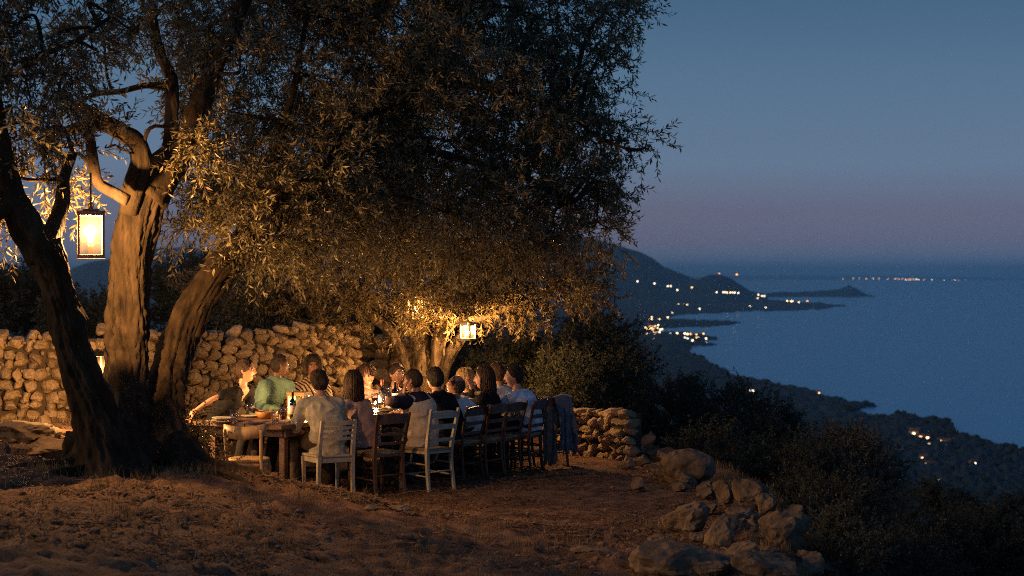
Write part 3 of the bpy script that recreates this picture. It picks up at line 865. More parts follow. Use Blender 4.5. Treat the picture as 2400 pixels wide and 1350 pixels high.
# middle trunk
limb([(292, 1120, 16.7, 140), (290, 1020, 16.85, 108), (294, 900, 17.2, 98), (298, 790, 17.5, 94), (304, 680, 17.65, 90), (316, 570, 17.65, 92), (338, 490, 17.6, 90), (362, 430, 17.55, 80)], 5, 84, .26, .3, 16)
limb([(345, 470, 17.53, 92), (392, 392, 17.68, 80), (436, 325, 17.78, 62), (468, 250, 17.88, 54), (500, 160, 18.08, 46), (548, 60, 18.28, 38), (600, -60, 18.48, 26), (640, -160, 18.48, 13), (668, -230, 18.48, 4)], 6, 24, .2)
limb([(300, 500, 17.38, 46), (312, 440, 17.33, 54), (330, 385, 17.33, 54), (326, 340, 17.33, 48), (290, 312, 17.33, 44), (240, 292, 17.33, 36), (190, 296, 17.33, 26), (130, 318, 17.28, 18), (90, 330, 17.28, 12)], 7, 20, .2)
limb([(318, 335, 17.38, 40), (280, 300, 17.38, 36), (236, 276, 17.38, 34), (196, 254, 17.38, 28), (170, 250, 17.38, 14)], 8, 16, .2)
limb([(300, 470, 16.95, 30), (262, 448, 16.95, 28), (232, 428, 16.95, 30), (220, 390, 16.95, 30), (214, 335, 16.95, 26), (206, 300, 16.95, 20)], 9, 16, .2)
limb([(398, 380, 17.68, 46), (402, 300, 17.73, 34), (404, 230, 17.78, 34), (400, 175, 17.83, 30), (376, 130, 17.88, 28), (362, 70, 17.98, 26), (352, -40, 18.08, 17), (344, -130, 18.08, 9), (340, -190, 18.08, 4)], 10, 18, .16)
limb([(400, 206, 17.78, 20), (345, 200, 17.73, 17), (285, 214, 17.68, 15), (220, 222, 17.68, 13), (165, 250, 17.68, 10), (130, 292, 17.68, 7)], 11, 12, .14)
limb([(262, 214, 17.68, 9), (250, 170, 17.68, 8), (246, 110, 17.68, 6), (240, 60, 17.68, 5)], 12, 8)
# right leaning trunk
limb([(398, 1150, 16.5, 160), (388, 1060, 16.9, 116), (384, 960, 17.4, 94), (404, 850, 17.9, 84), (444, 745, 18.2, 78), (500, 660, 18.3, 72), (570, 580, 18.5, 74), (650, 505, 18.6, 66), (740, 400, 18.8, 60), (830, 290, 19.2, 54), (920, 180, 19.5, 46), (1010, 90, 19.8, 38), (1120, 0, 20.1, 24), (1200, -80, 20.2, 13), (1262, -140, 20.3, 4)], 13, 72, .26, .3, 14)
limb([(880, 225, 19.4, 34), (980, 200, 19.6, 30), (1090, 195, 19.8, 26), (1200, 215, 20.0, 20), (1320, 260, 20.2, 14), (1400, 320, 20.3, 9), (1470, 350, 20.3, 6)], 14, 12)
limb([(760, 375, 18.9, 34), (860, 350, 19.4, 28), (980, 350, 19.8, 24), (1110, 380, 20.2, 18), (1240, 420, 20.4, 12), (1350, 470, 20.5, 8)], 15, 12)
limb([(672, 480, 18.7, 30), (650, 400, 18.9, 24), (664, 300, 19.1, 20), (694, 190, 19.2, 16), (716, 60, 19.3, 12)], 16, 12)
limb([(462, 790, 17.9, 14), (476, 750, 17.9, 13), (494, 705, 17.9, 12), (514, 672, 17.9, 9)], 17, 8)
limb([(60, 150, 15.6, 22), (120, 120, 15.9, 16), (190, 90, 16.2, 11), (260, 40, 16.5, 8)], 18, 10)
for k, (a, px0, ln) in enumerate([(-2.6, 215, .7), (-2.0, 255, .9), (-1.2, 320, .8), (-.7, 400, 1.0), (-.2, 430, .9), (3.0, 200, .6)]):
    r0 = P(px0, 1050, 16.2 + .3 * (k > 2)); d_ = np.array([math.cos(a), math.sin(a)])
    rows = []
    for t_, rr in ((0, .13), (.25, .10), (.5, .075), (.75, .05), (1.0, .02)):
        q_ = r0[:2] + d_ * ln * t_ + .06 * np.array([math.sin(t_ * 5 + k), math.cos(t_ * 4 + k)])
        rows.append([*q_, gz(*q_) + (.22 if t_ == 0 else .05 - .07 * t_), rr])
    bark_tube(mb, np.array(rows), 22, 7, 60 + k, .3)
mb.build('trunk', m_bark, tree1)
LP = np.vstack(limbs)
# crown masses: px, py, rx, ry, Y, half depth, twigs
E1 = [(40, 60, 90, 90, 15.8, .8, 80), (150, 70, 90, 70, 16.2, .8, 75), (60, 180, 80, 70, 15.9, .7, 60), (150, 170, 70, 60, 16.4, .7, 50), (270, 30, 80, 45, 16.8, .8, 40),
      (30, 290, 60, 70, 16.0, .6, 42), (110, 300, 60, 45, 16.6, .5, 28), (40, 400, 45, 50, 16.2, .5, 22), (130, 400, 45, 45, 16.8, .5, 26), (180, 340, 40, 40, 17.0, .4, 16),
      (5, 520, 22, 60, 16.2, .4, 10), (270, 340, 30, 40, 17.2, .3, 7), (300, 270, 30, 50, 17.4, .3, 6), (230, 120, 40, 50, 16.8, .5, 16), (320, 80, 40, 50, 17.0, .5, 16),
      (430, 60, 80, 60, 17.4, .8, 62), (450, 190, 60, 70, 17.6, .7, 46), (540, 90, 90, 90, 17.8, .9, 90), (530, 260, 80, 80, 17.8, .8, 70),
      (660, 30, 110, 55, 18.0, .9, 90), (620, 300, 70, 60, 18.2, .8, 50), (560, 390, 90, 60, 17.9, .8, 66), (470, 450, 60, 60, 17.6, .6, 46), (430, 520, 40, 35, 17.6, .4, 14), (540, 500, 70, 60, 18.0, .7, 55),
      (800, 60, 120, 90, 18.5, 1.2, 140), (760, 200, 90, 80, 18.6, 1.0, 80), (720, 330, 110, 90, 18.8, 1.0, 110), (640, 450, 100, 80, 18.4, .9, 90), (640, 560, 90, 55, 18.8, .8, 50),
      (960, 60, 130, 100, 19.0, 1.3, 150), (930, 210, 110, 90, 19.2, 1.2, 110), (880, 340, 110, 90, 19.3, 1.1, 110), (800, 470, 120, 80, 19.4, 1.1, 110), (900, 540, 110, 70, 19.8, 1.0, 90),
      (1130, 50, 120, 90, 19.4, 1.3, 130), (1100, 190, 120, 90, 19.7, 1.2, 110), (1050, 330, 120, 90, 19.8, 1.2, 120), (1020, 460, 120, 90, 20.0, 1.1, 120), (1090, 560, 100, 60, 20.3, .9, 70),
      (1290, 50, 110, 80, 19.7, 1.1, 90), (1420, 30, 70, 55, 19.9, .8, 42), (1410, 120, 60, 55, 20.0, .7, 34), (1280, 170, 90, 70, 20.0, 1.0, 64), (1390, 210, 60, 50, 20.1, .7, 30), (1240, 300, 110, 80, 20.2, 1.1, 90),
      (1370, 320, 80, 70, 20.3, .9, 52), (1455, 330, 55, 48, 20.3, .5, 22), (1512, 345, 30, 26, 20.3, .3, 6), (1200, 420, 110, 80, 20.4, 1.1, 100), (1330, 430, 90, 70, 20.4, .9, 66), (1440, 430, 50, 55, 20.4, .6, 24),
      (1400, 520, 60, 60, 20.5, .6, 30), (1300, 540, 80, 70, 20.6, .8, 56), (1200, 540, 90, 60, 20.6, .9, 60)]
HOLES = [(310, 200, 95, 105), (655, 170, 75, 70), (330, 330, 50, 50), (180, 480, 60, 60), (700, 280, 40, 40)]
def _thin(a, b, n_):
    k = .46 if a < 420 else .78 if a < 760 else 1.0
    for hx, hy, hr, hs_ in HOLES:
        if ((a - hx) / hr) ** 2 + ((b - hy) / hs_) ** 2 < 1: k *= .22
    return n_ * k
def _back(a, e): return max(e, float(np.interp(a, [380, 430, 560, 700, 900, 1100, 1300, 1500], [0, 18.5, 19.2, 19.8, 20.4, 20.9, 21.2, 21.3])))
ABOVE = [(-30, -70, 90, 60, 15.8, .7, 60), (150, -80, 90, 60, 16.6, .7, 60), (340, -110, 90, 60, 17.6, .8, 60), (520, -100, 100, 70, 18.4, .8, 70), (660, -190, 90, 60, 18.8, .8, 60), (760, -80, 110, 70, 19.6, .9, 80), (960, -90, 110, 70, 20.2, .9, 80), (1140, -80, 110, 60, 20.5, .9, 70), (1270, -110, 70, 50, 20.7, .7, 40),
         (-90, 120, 70, 90, 15.8, .7, 50), (-110, 300, 60, 80, 15.9, .6, 40), (-150, 430, 70, 60, 15.7, .6, 50), (-90, 440, 40, 50, 16.2, .5, 20)]
FRONT = ABOVE + [(600, 545, 50, 40, 18.0, .35, 26), (690, 470, 60, 46, 18.3, .4, 34), (620, 440, 50, 40, 18.2, .35, 22), (770, 390, 60, 50, 18.6, .4, 36), (850, 280, 70, 50, 19.0, .5, 40), (940, 180, 70, 50, 19.2, .5, 40), (1050, 110, 80, 50, 19.4, .5, 40), (720, 570, 60, 36, 18.3, .4, 28),
         (1000, 215, 60, 40, 19.3, .4, 28), (1150, 205, 70, 40, 19.5, .4, 30), (1300, 250, 60, 40, 19.9, .4, 22), (820, 500, 70, 50, 18.9, .4, 34), (930, 420, 70, 50, 19.2, .4, 34), (1050, 500, 70, 50, 19.6, .4, 34), (480, 330, 40, 46, 17.2, .3, 20), (560, 130, 60, 50, 17.6, .4, 26), (1180, 480, 60, 50, 19.9, .4, 28)]
E1 = [(a, b, c * .9, d * .9, _back(a, e), min(f_, .9), _thin(a, b, n_)) for (a, b, c, d, e, f_, n_) in E1] + FRONT
_, nl1 = crown(tree1, E1, LP, 11, .080, .0105, 16, .28, m_leaf, m_bark, density=2.7, clump=14)

# ---- back olive tree --------------------------------------------------------
tree2 = empty('olive_tree', (0, 0, 0), 0, 'smaller pale barked olive tree behind the far end of the table', 'tree')
mb = MB(); limbs = []
B2 = [([(1004, 1060, 25.4, 76), (1000, 960, 25.3, 60), (992, 860, 25.2, 50), (984, 790, 25.1, 44), (974, 730, 25.0, 42), (965, 670, 25.0, 34), (975, 600, 25.0, 24)], 31, 20),
      ([(1010, 1000, 25.2, 50), (1024, 860, 25.0, 36), (1028, 790, 24.9, 32), (1042, 750, 24.8, 28), (1030, 690, 24.8, 26), (1040, 610, 24.8, 18)], 32, 16),
      ([(1030, 785, 24.9, 26), (1052, 762, 24.7, 24), (1082, 752, 24.5, 20), (1130, 745, 24.5, 16), (1190, 722, 24.6, 11), (1250, 700, 24.7, 7)], 33, 12),
      ([(1014, 960, 25.1, 44), (1046, 850, 24.9, 32), (1070, 805, 24.85, 32), (1092, 770, 24.9, 26), (1100, 700, 24.9, 18)], 34, 14),
      ([(985, 960, 25.3, 40), (958, 870, 25.2, 26), (932, 805, 25.1, 30), (905, 768, 25.0, 27), (872, 735, 24.9, 24), (850, 690, 24.8, 19), (826, 652, 24.7, 15), (790, 610, 24.7, 11)], 35, 16),
      ([(1082, 756, 24.5, 7), (1060, 770, 24.45, 6), (1044, 800, 24.45, 6), (1040, 835, 24.5, 4)], 36, 8)]
for rows, sd, n in B2: limb(rows, sd, n + 10, .2, 0, 7, mb)
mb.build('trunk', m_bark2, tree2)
LP2 = np.vstack(limbs)
E2 = [(560, 670, 80, 60, 25.5, .9, 90), (500, 700, 60, 50, 25.8, .7, 50), (660, 660, 80, 60, 25.2, .9, 100), (740, 700, 70, 50, 25.0, .8, 80), (640, 730, 70, 30, 25.4, .6, 50), (780, 640, 80, 60, 24.8, .9, 100), (800, 740, 60, 36, 24.8, .6, 60),
      (880, 650, 80, 70, 24.8, .9, 110), (960, 620, 80, 70, 24.8, .9, 110), (940, 730, 50, 40, 24.6, .5, 40), (1050, 650, 80, 70, 24.7, .9, 110), (1140, 640, 80, 70, 24.8, .9, 110), (1040, 720, 36, 30, 24.6, .4, 26),
      (1160, 710, 60, 45, 24.7, .7, 60), (1240, 650, 80, 70, 24.9, .9, 110), (1230, 720, 60, 40, 24.9, .7, 46), (1320, 640, 70, 70, 25.1, .9, 90), (1350, 700, 45, 50, 25.1, .6, 46), (1370, 600, 40, 40, 25.2, .5, 26),
      (700, 590, 90, 50, 24.8, .8, 70), (850, 570, 90, 50, 24.8, .8, 70)]
_, nl2 = crown(tree2, E2, LP2, 12, .076, .0110, 15, .25, m_leaf2, m_bark2, density=2.0, clump=14, branch_r=.012)
print('leaves', nl1, nl2)

# ================================================================== shrubs: one thing each
def shrub(label, px, py, rx, ry, Y, dY, n, seed, leaf=.045, lw=.010, m=None, name='shrub', group='shrubs on the slope', nleaf=14, tw=.24, base_drop=1.0):
    """bushy shrub: stems from its foot, twigs in uneven clumps"""
    rng = np.random.default_rng(seed)
    c = P(px, py, Y); R3 = np.array([rx / F * Y, dY, ry / F * Y])
    foot = c - np.array([0, 0, R3[2] * base_drop])
    root = empty(name, foot, 0, label, 'shrub', group)
    mb = MB(); cl = []
    for k in range(9):
        d = unit(rng.normal(size=3)) * rng.uniform(.5, .85); d[2] = abs(d[2]) * .9 + .0
        q = c + d * R3 * np.array([1, 1, .8]); cl.append(q)
        mb.add(*tube(spline(np.array([foot, (foot + q) / 2 + rng.normal(0, .1, 3) * R3.max(), q]), 5) - foot, np.linspace(.02, .006, 11) * max(.6, R3.max()), n=5))
    mb.build('stems', m_bark, root)
    nc = max(10, n // 10)
    cc = unit(rng.normal(size=(nc, 3))) * rng.uniform(.2, 1.0, (nc, 1)) ** .4
    cc *= (1 + .22 * vnoise(cc * 2.2 + seed, seed))[:, None]
    cc = c + cc * R3
    w = rng.integers(0, nc, n); off = rng.normal(0, .09, (n, 3)) * max(1, R3.max() * .5)
    D = unit(rng.normal(size=(n, 3)) * .6 + unit((cc[w] - c) / R3) * .7 + np.array([0, 0, .45]))
    (sv, sq), (lv, lq) = twig_leaves(cc[w] + off, D, tw, nleaf, leaf, lw, rng, .1)
    o = MB().add(lv - foot, lq, 0).add(sv - foot, sq, 1).build('foliage', [m or m_shrub, m_bark], root, smooth=False); o['kind'] = 'stuff'
    return root
shrub('dark rounded bush behind the broken wall', 1400, 850, 95, 115, 27.5, 1.0, 1500, 1, .06, .014)
shrub('tall dark bush between back tree and broken wall', 1300, 900, 110, 130, 27.0, .9, 1300, 2, .06, .014)
shrub('dark bush behind the seated row at the far table end', 1190, 900, 110, 110, 27.2, .8, 1000, 3, .06, .014)
shrub('loose olive shrub with lit shoots beside the young man', 1330, 925, 60, 66, 25.2, .5, 420, 4, .07, .010)
shrub('dark bush right behind the broken wall end', 1440, 920, 60, 60, 26.2, .6, 500, 5, .05, .012)
shrub('dark bush on the slope just right of the broken wall', 1580, 985, 100, 75, 29, 1.0, 1100, 6, .06, .013)
shrub('broad dark bush on the slope above the boulders', 1740, 1030, 140, 105, 28, 1.2, 1700, 7, .06, .013)
shrub('bushy pale tipped shrub in the middle of the slope', 1985, 1125, 125, 100, 26.5, 1.0, 1700, 8, .055, .010, m_scrub)
shrub('dark shrub below the broad bush behind the pointed slab', 1830, 1130, 110, 80, 25.5, .9, 1100, 9, .055, .012)
shrub('dark shrub on the lower slope right of the rock pile', 1990, 1260, 130, 95, 22.5, .8, 1200, 10, .05, .011)
shrub('dark shrub in the lower right corner', 2260, 1310, 170, 90, 24, .9, 1300, 11, .05, .011)
shrub('shrub on the slope below the lit houses', 2190, 1215, 120, 62, 40, 1.2, 1000, 12, .08, .018)
shrub('low dark shrub at the right border', 2390, 1250, 110, 60, 36, 1.2, 800, 13, .08, .018)
shrub('dark shrub left of the lower slope shrub behind the flat topped boulder', 1890, 1200, 80, 60, 23, .6, 700, 14, .05, .011)
shrub('bottom shrub between rock pile and corner shrub', 2090, 1345, 140, 70, 19.5, .6, 900, 15, .045, .010)
shrub('small shrub rising from the slope behind the big rounded boulder', 1670, 1080, 70, 60, 25, .5, 500, 16, .05, .011)
shrub('low shrub growing over the edge below the flat topped boulder', 1935, 1290, 60, 46, 17.6, .35, 420, 17, .04, .009)
shrub('low shrub at the bottom edge right of the rock pile', 1985, 1338, 80, 46, 16.2, .35, 480, 18, .04, .009)
shrub('small shrub behind the sloping rock at the terrace edge', 1890, 1235, 40, 34, 18.6, .25, 220, 19, .04, .009)
G2 = 'trees and bushes beyond the stone wall'
shrub('dark tree beyond the wall at the left border', 40, 710, 90, 66, 33, 1.5, 1300, 21, .08, .018, group=G2)
shrub('dark tree beyond the wall between the trunks and the back tree', 470, 690, 100, 78, 31, 1.4, 1400, 22, .075, .016, group=G2)
shrub('low dark bush beyond the wall left of the middle trunk', 215, 748, 120, 42, 30, 1.0, 900, 23, .07, .016, group=G2)
shrub('dark bush beyond the wall under the back tree crown', 640, 740, 130, 40, 30, 1.0, 900, 24, .07, .016, group=G2)
shrub('dark bush behind the end of the long wall', 880, 790, 100, 60, 29, 1.0, 900, 25, .07, .016, group=G2)
shrub('thicket behind the back tree trunks', 1040, 830, 120, 80, 29.5, 1.0, 1100, 26, .07, .016, group=G2)
# trailing plant at the table corner by the right trunk
shrub('small leafy weed at the foot of the right trunk', 450, 1030, 30, 60, 17.6, .25, 120, 31, .03, .010, m_leaf2, name='weed', group='weeds by the tree', nleaf=10, tw=.2)
shrub('low weed below the table corner', 480, 1085, 34, 24, 17.3, .2, 60, 32, .03, .010, m_leaf2, name='weed', group='weeds by the tree', nleaf=10, tw=.16)

# far woodland on the plain: one mass
rng = np.random.default_rng(77)
mb = MB(); iv, if_ = ico(1)
cnt = 0
n = 5200
px = rng.uniform(1380, 2460, n); py = rng.uniform(745, 1230, n) 
ok = in_poly(px, py, LAND) & (rng.random(n) < .25 + .75 * (poly_dist(px, py, LAND) < 26) + .4 * (py > 960))
for a, b in zip(px[ok], py[ok]):
    q = land_point(a, b); s = rng.uniform(1.0, 3.0) * (1 if q[1] > 400 else .6)
    sz = np.array([rng.uniform(.9, 2.0), rng.uniform(.9, 1.6), rng.uniform(.6, 1.2)]) * s
    v = iv * (1 + .25 * vnoise(iv * 2 + a, 5))[:, None] * sz
    mb.add(v + q + np.array([0, 0, sz[2] * .5 + 1.0]), if_); cnt += 1
m_wood = mat('far_woodland', (0.018, 0.030, 0.034), rough=1, col2=(.032, .045, .048), scale=.05, spec=.05)
tag(mb.build('coastal_woodland', m_wood), 'dark trees and scrub spread over the coastal plain', kind='stuff')
# ================================================================== table
U = np.array([.5, .8660254]); N = np.array([.8660254, -.5]); TC = np.array([-2.40, 19.24])
TW, TL, TH = 1.20, 4.05, .76
def TP(s, n, z=TH): return np.array([*(TC + U * s + N * n), z])
def Tpx(px, n, z=TH):
    """point on the table line n that shows at photo column px"""
    k = (px - 1200) / F
    a = TC + N * n
    s = (k * a[1] - a[0]) / (U[0] - k * U[1])
    return TP(s, n, z)
T_ROT = math.atan2(U[1], U[0])
m_oak = mat('table_oak', (0.085, 0.045, 0.024), rough=.42, col2=(0.19, 0.105, 0.055), scale=5, detail=8, bump=.35, bscale=30, stretch=(.12, 1, 1), rnd=.2, spec=.5)
table = empty('dining_table', (*TC, 0), T_ROT, 'long rustic wooden plank table laid for dinner', 'table')
# local: +x along the table, -y towards the near side (n > 0)
rng = np.random.default_rng(2)
npl = 5; pw = TW / npl
for k in range(npl):
    v, f = cbox((0, 0, 0), (TL + rng.uniform(-.03, .03), pw - .006, .048), .006)
    link('plank', MB().add(v, f).mesh('plank', m_oak, False), table, (TL / 2, pw * (k + .5), TH - .024 + rng.normal(0, .0015)))
for y in (.07, TW - .07):
    MB().add(*cbox((0, 0, 0), (TL - .3, .035, .09), .004)).build('apron', m_oak, table, False, (TL / 2, y, TH - .094))
for x in (.17, TL - .17):
    MB().add(*cbox((0, 0, 0), (.035, TW - .20, .09), .004)).build('apron', m_oak, table, False, (x, TW / 2, TH - .094))
for x in (.22, 1.5, TL - .22):
    for y in (.14, TW - .14):
        mb = MB(); mb.add(*cbox((0, 0, .36), (.075, .075, .62), .008)); mb.add(*cbox((0, 0, .09), (.09, .09, .18), .01))
        mb.build('leg', m_oak, table, False, (x, y, -.02))
    MB().add(*cbox((0, 0, 0), (.06, TW - .38, .08), .006)).build('stretcher', m_oak, table, False, (x, TW / 2, .20))

# ================================================================== chairs (local +y = front)
m_cream = mat('cream_paint', (0.36, 0.30, 0.20), rough=.6, col2=(0.46, 0.40, 0.28), scale=12, bump=.25, bscale=40, stretch=(1, 1, .3))
m_ochre = mat('ochre_bentwood', (0.42, 0.26, 0.11), rough=.5, col2=(0.55, 0.36, 0.17), scale=9, bump=.2, bscale=40, stretch=(1, 1, .25))
m_dark = mat('dark_chair_wood', (0.040, 0.020, 0.013), rough=.5, col2=(0.085, 0.040, 0.024), scale=10, bump=.2, bscale=40, stretch=(1, 1, .25))
m_brown = mat('brown_chair_wood', (0.075, 0.036, 0.018), rough=.5, col2=(0.14, 0.07, 0.034), scale=10, bump=.2, bscale=40, stretch=(1, 1, .25))
m_red = mat('reddish_chair_wood', (0.075, 0.026, 0.016), rough=.5, col2=(0.15, 0.055, 0.03), scale=10, bump=.2, bscale=40, stretch=(1, 1, .25))
m_rush = mat('rush_seat', (0.20, 0.13, 0.07), rough=.85, col2=(0.34, 0.24, 0.13), scale=30, bump=.8, bscale=90, stretch=(.25, 1, 1))

def bar(p0, p1, w, t, side=(1, 0, 0), sag=None, n=7):
    """flat bar from p0 to p1, w across 'side', t thick; rows may bow by sag vector"""
    k = np.linspace(0, 1, n)[:, None]
    path = np.array(p0) * (1 - k) + np.array(p1) * k
    if sag is not None: path = path + np.array(sag) * (4 * k * (1 - k))
    return path
def slat(mb, p0, p1, hgt, thick, sag=(0, 0, 0), arch=0.0, n=9):
    """horizontal slat between two posts, bowed by sag, top edge arched"""
    k = np.linspace(0, 1, n)
    p0, p1 = np.array(p0, float), np.array(p1, float)
    c = p0[None] * (1 - k)[:, None] + p1[None] * k[:, None] + np.array(sag)[None] * (4 * k * (1 - k))[:, None]
    d = unit(p1 - p0); nrm = unit(np.cross(d, [0, 0, 1.0]))
    V = []
    for i in range(n):
        up = hgt / 2 + arch * 4 * k[i] * (1 - k[i])
        for a, b in ((-1, -hgt / 2), (1, -hgt / 2), (1, up), (-1, up)):
            V.append(c[i] + nrm * a * thick / 2 + np.array([0, 0, b]))
    Fc = [(0, 3, 2, 1), ((n - 1) * 4, (n - 1) * 4 + 1, (n - 1) * 4 + 2, (n - 1) * 4 + 3)]
    for i in range(n - 1):
        for j in range(4):
            Fc.append((i * 4 + j, i * 4 + (j + 1) % 4, i * 4 + 4 + (j + 1) % 4, i * 4 + 4 + j))
    mb.add(np.array(V), Fc)
def sqpost(pts, w, d):
    """square-section post through pts"""
    p = np.array(pts, float); w = np.broadcast_to(w, len(p)); d = np.broadcast_to(d, len(p)); V = []; Fc = []
    for i, q in enumerate(p):
        for a, b in ((-1, -1), (1, -1), (1, 1), (-1, 1)): V.append(q + np.array([a * w[i] / 2, b * d[i] / 2, 0]))
    for i in range(len(p) - 1):
        for j in range(4): Fc.append((i * 4 + j, i * 4 + (j + 1) % 4, i * 4 + 4 + (j + 1) % 4, i * 4 + 4 + j))
    m = (len(p) - 1) * 4
    Fc += [(3, 2, 1, 0), (m, m + 1, m + 2, m + 3)]
    return np.array(V), Fc
def seat_board(w0, w1, d, th, z, dish=.012):
    """board wider in front, slightly dished, rounded corners"""
    n = 13; V = []; Fc = []
    for i in range(n):
        t = i / (n - 1); y = -d / 2 + d * t; w = w0 + (w1 - w0) * t
        if i in (0, n - 1): w -= .03
        for j in range(9):
            s = -1 + j / 4
            V.append([s * w / 2, y, z - dish * (1 - s * s) * math.sin(math.pi * t)])
    top = len(V)
    V += [[a, b, z - th] for a, b, c in V[:top]]
    for i in range(n - 1):
        for j in range(8):
            a = i * 9 + j
            Fc.append((a, a + 1, a + 10, a + 9)); Fc.append((top + a, top + a + 9, top + a + 10, top + a + 1))
    rim = [i for i in range(9)] + [k * 9 + 8 for k in range(1, n)] + [(n - 1) * 9 + 8 - j for j in range(1, 9)] + [k * 9 for k in range(n - 2, 0, -1)]
    for a, b in zip(rim, rim[1:] + rim[:1]): Fc.append((a, top + a, top + b, b))
    return np.array(V), Fc

def chair_slat(root, m):            # cream chair with four thin curved slats
    for s in (-1, 1):
        MB().add(*sqpost([(s * .195, -.20, 0), (s * .195, -.195, .25), (s * .19, -.20, .45), (s * .187, -.235, .66), (s * .187, -.275, .83)], [.034, .036, .040, .036, .030], [.030, .036, .044, .036, .026])).build('leg', m, root, False)
        MB().add(*sqpost([(s * .19, .18, 0), (s * .195, .185, .30), (s * .195, .185, .43)], [.026, .036, .04], [.026, .036, .04])).build('leg', m, root, False)
    MB().add(*seat_board(.40, .43, .43, .026, .462)).build('seat', m, root)
    mb = MB(); mb.add(*cbox((0, .185, .41), (.35, .022, .055), .003)); mb.add(*cbox((0, -.2, .41), (.35, .022, .055), .003))
    for s in (-1, 1): mb.add(*cbox((s * .193, -.007, .41), (.022, .34, .055), .003))
    mb.build('apron', m, root, False)
    for k, z in enumerate((.80, .745, .69, .635)):
        mb = MB(); y = -.275 + (.83 - z) * .2
        slat(mb, (-.18, y, z), (.18, y, z), .042 if k == 0 else .03, .014, (0, -.028, 0)); mb.build('slat', m, root, False)
def chair_ladder(root, m, mseat, rails=((.83, .07, .012), (.70, .05, .006), (.56, .035, .004)), top=.90, lean=.09, round_=False, brace=True, flare=.02):
    for s in (-1, 1):
        pts = [(s * .195, -.23, 0), (s * .185, -.195, .24), (s * .185, -.19, .46), (s * (.19 + flare * .4), -.19 - lean * .45, .68), (s * (.19 + flare), -.19 - lean, top)]
        if round_: MB().add(*tube(spline(np.array(pts), 4), np.interp(np.linspace(0, 1, 17), [0, .5, .93, 1], [.015, .019, .016, .010]), n=9)).build('leg', m, root)
        else: MB().add(*sqpost(spline(np.array(pts), 4), np.interp(np.linspace(0, 1, 17), [0, .5, .95, 1], [.030, .038, .034, .028]), np.interp(np.linspace(0, 1, 17), [0, .5, 1], [.030, .036, .026]))).build('leg', m, root, False)
        if round_: MB().add(*tube([(s * .20, .19, 0), (s * .20, .185, .24), (s * .20, .18, .45)], [.013, .018, .018], n=9)).build('leg', m, root)
        else: MB().add(*sqpost([(s * .20, .19, 0), (s * .20, .185, .24), (s * .20, .18, .45)], [.026, .034, .034], [.026, .034, .034])).build('leg', m, root, False)
    v, f = seat_board(.37, .42, .40, .030, .468, -.012)
    v = v + np.array([0, 0, 1.0]) * (.004 * np.sin(v[:, 0:1] * 150))
    MB().add(v, f).build('seat', mseat, root)
    mb = MB(); mb.add(*cbox((0, .18, .428), (.38, .024, .03), .004)); mb.add(*cbox((0, -.19, .428), (.36, .024, .03), .004))
    for s in (-1, 1): mb.add(*cbox((s * .193, 0, .428), (.024, .36, .03), .004))
    mb.build('seat_rail', m, root, False)
    for z, hgt, arch in rails:
        y = -.19 - lean * (z - .46) / (top - .46); x = .185 + flare * (z - .46) / (top - .46) - .006
        mb = MB(); slat(mb, (-x, y, z), (x, y, z), hgt, .014, (0, -.014, 0), arch); mb.build('slat', m, root, False)
    for (a, b) in (((-.19, -.205, .22), (.19, -.205, .22)), ((-.2, .186, .17), (.2, .186, .17)), ((-.19, -.21, .17), (-.2, .187, .19)), ((.19, -.21, .17), (.2, .187, .19)), ((-.19, -.2, .30), (-.2, .186, .31)), ((.19, -.2, .30), (.2, .186, .31))):
        MB().add(*tube([a, (np.array(a) + b) / 2, b], [.008, .011, .008], n=8)).build('stretcher', m, root)
    if brace:
        for s in (-1, 1):
            a = np.linspace(0, math.pi / 2, 7)
            pth = np.stack([0 * a + s * .197, .16 - .13 * np.sin(a), .27 + .13 * (1 - np.cos(a)) * 1.0], -1)
            MB().add(*tube(pth, .011, n=7)).build('brace', m, root)
def chair_bistro(root, m):
    for s in (-1, 1):
        MB().add(*tube(spline(np.array([(s * .20, -.20, 0), (s * .185, -.185, .30), (s * .18, -.19, .46), (s * .185, -.215, .62), (s * .19, -.235, .77)]), 4), .018, n=10)).build('leg', m, root)
        MB().add(*tube([(s * .19, .20, 0), (s * .175, .165, .25), (s * .165, .15, .44)], [.012, .017, .019], n=10)).build('leg', m, root)
    a = np.linspace(0, 2 * np.pi, 28, endpoint=False)
    prof = np.array([[.0, .452], [.15, .450], [.205, .462], [.215, .455], [.212, .44], [.195, .425], [.0, .425]])
    v, q = lathe(prof, 28); v[:, 1] *= 1.0; MB().add(v, q).build('seat', m, root)
    v, q = lathe(np.array([[.175, .425], [.195, .42], [.195, .375], [.180, .37], [.175, .425]]), 24); MB().add(v, q).build('seat_rail', m, root)
    # wide curved top band
    n = 15; V = []; Fc = []
    for i in range(n):
        th = -1.05 + 2.1 * i / (n - 1); r = .245
        x, y = r * math.sin(th), -.03 - r * math.cos(th) * .95
        e = 1 - .28 * abs(th / 1.05) ** 6
        zc = .735 + .035 * (th / 1.05) ** 2
        for rr, zz in ((0, -.065 * e), (.014, -.065 * e), (.014, .065 * e), (0, .065 * e)):
            V.append([x * (1 + rr / r), y - rr * math.cos(th), zc + zz])
    for i in range(n - 1):
        for j in range(4): Fc.append((i * 4 + j, i * 4 + (j + 1) % 4, i * 4 + 4 + (j + 1) % 4, i * 4 + 4 + j))
    Fc += [(0, 3, 2, 1), (56, 57, 58, 59)]
    MB().add(np.array(V), Fc).build('back_band', m, root)
    v, q = lathe(np.array([[.150, .20], [.157, .205], [.157, .195], [.150, .20]]), 24); MB().add(v, q).build('stretcher', m, root)
def face_rot(fx, fy): return math.atan2(fy, fx) - math.pi / 2
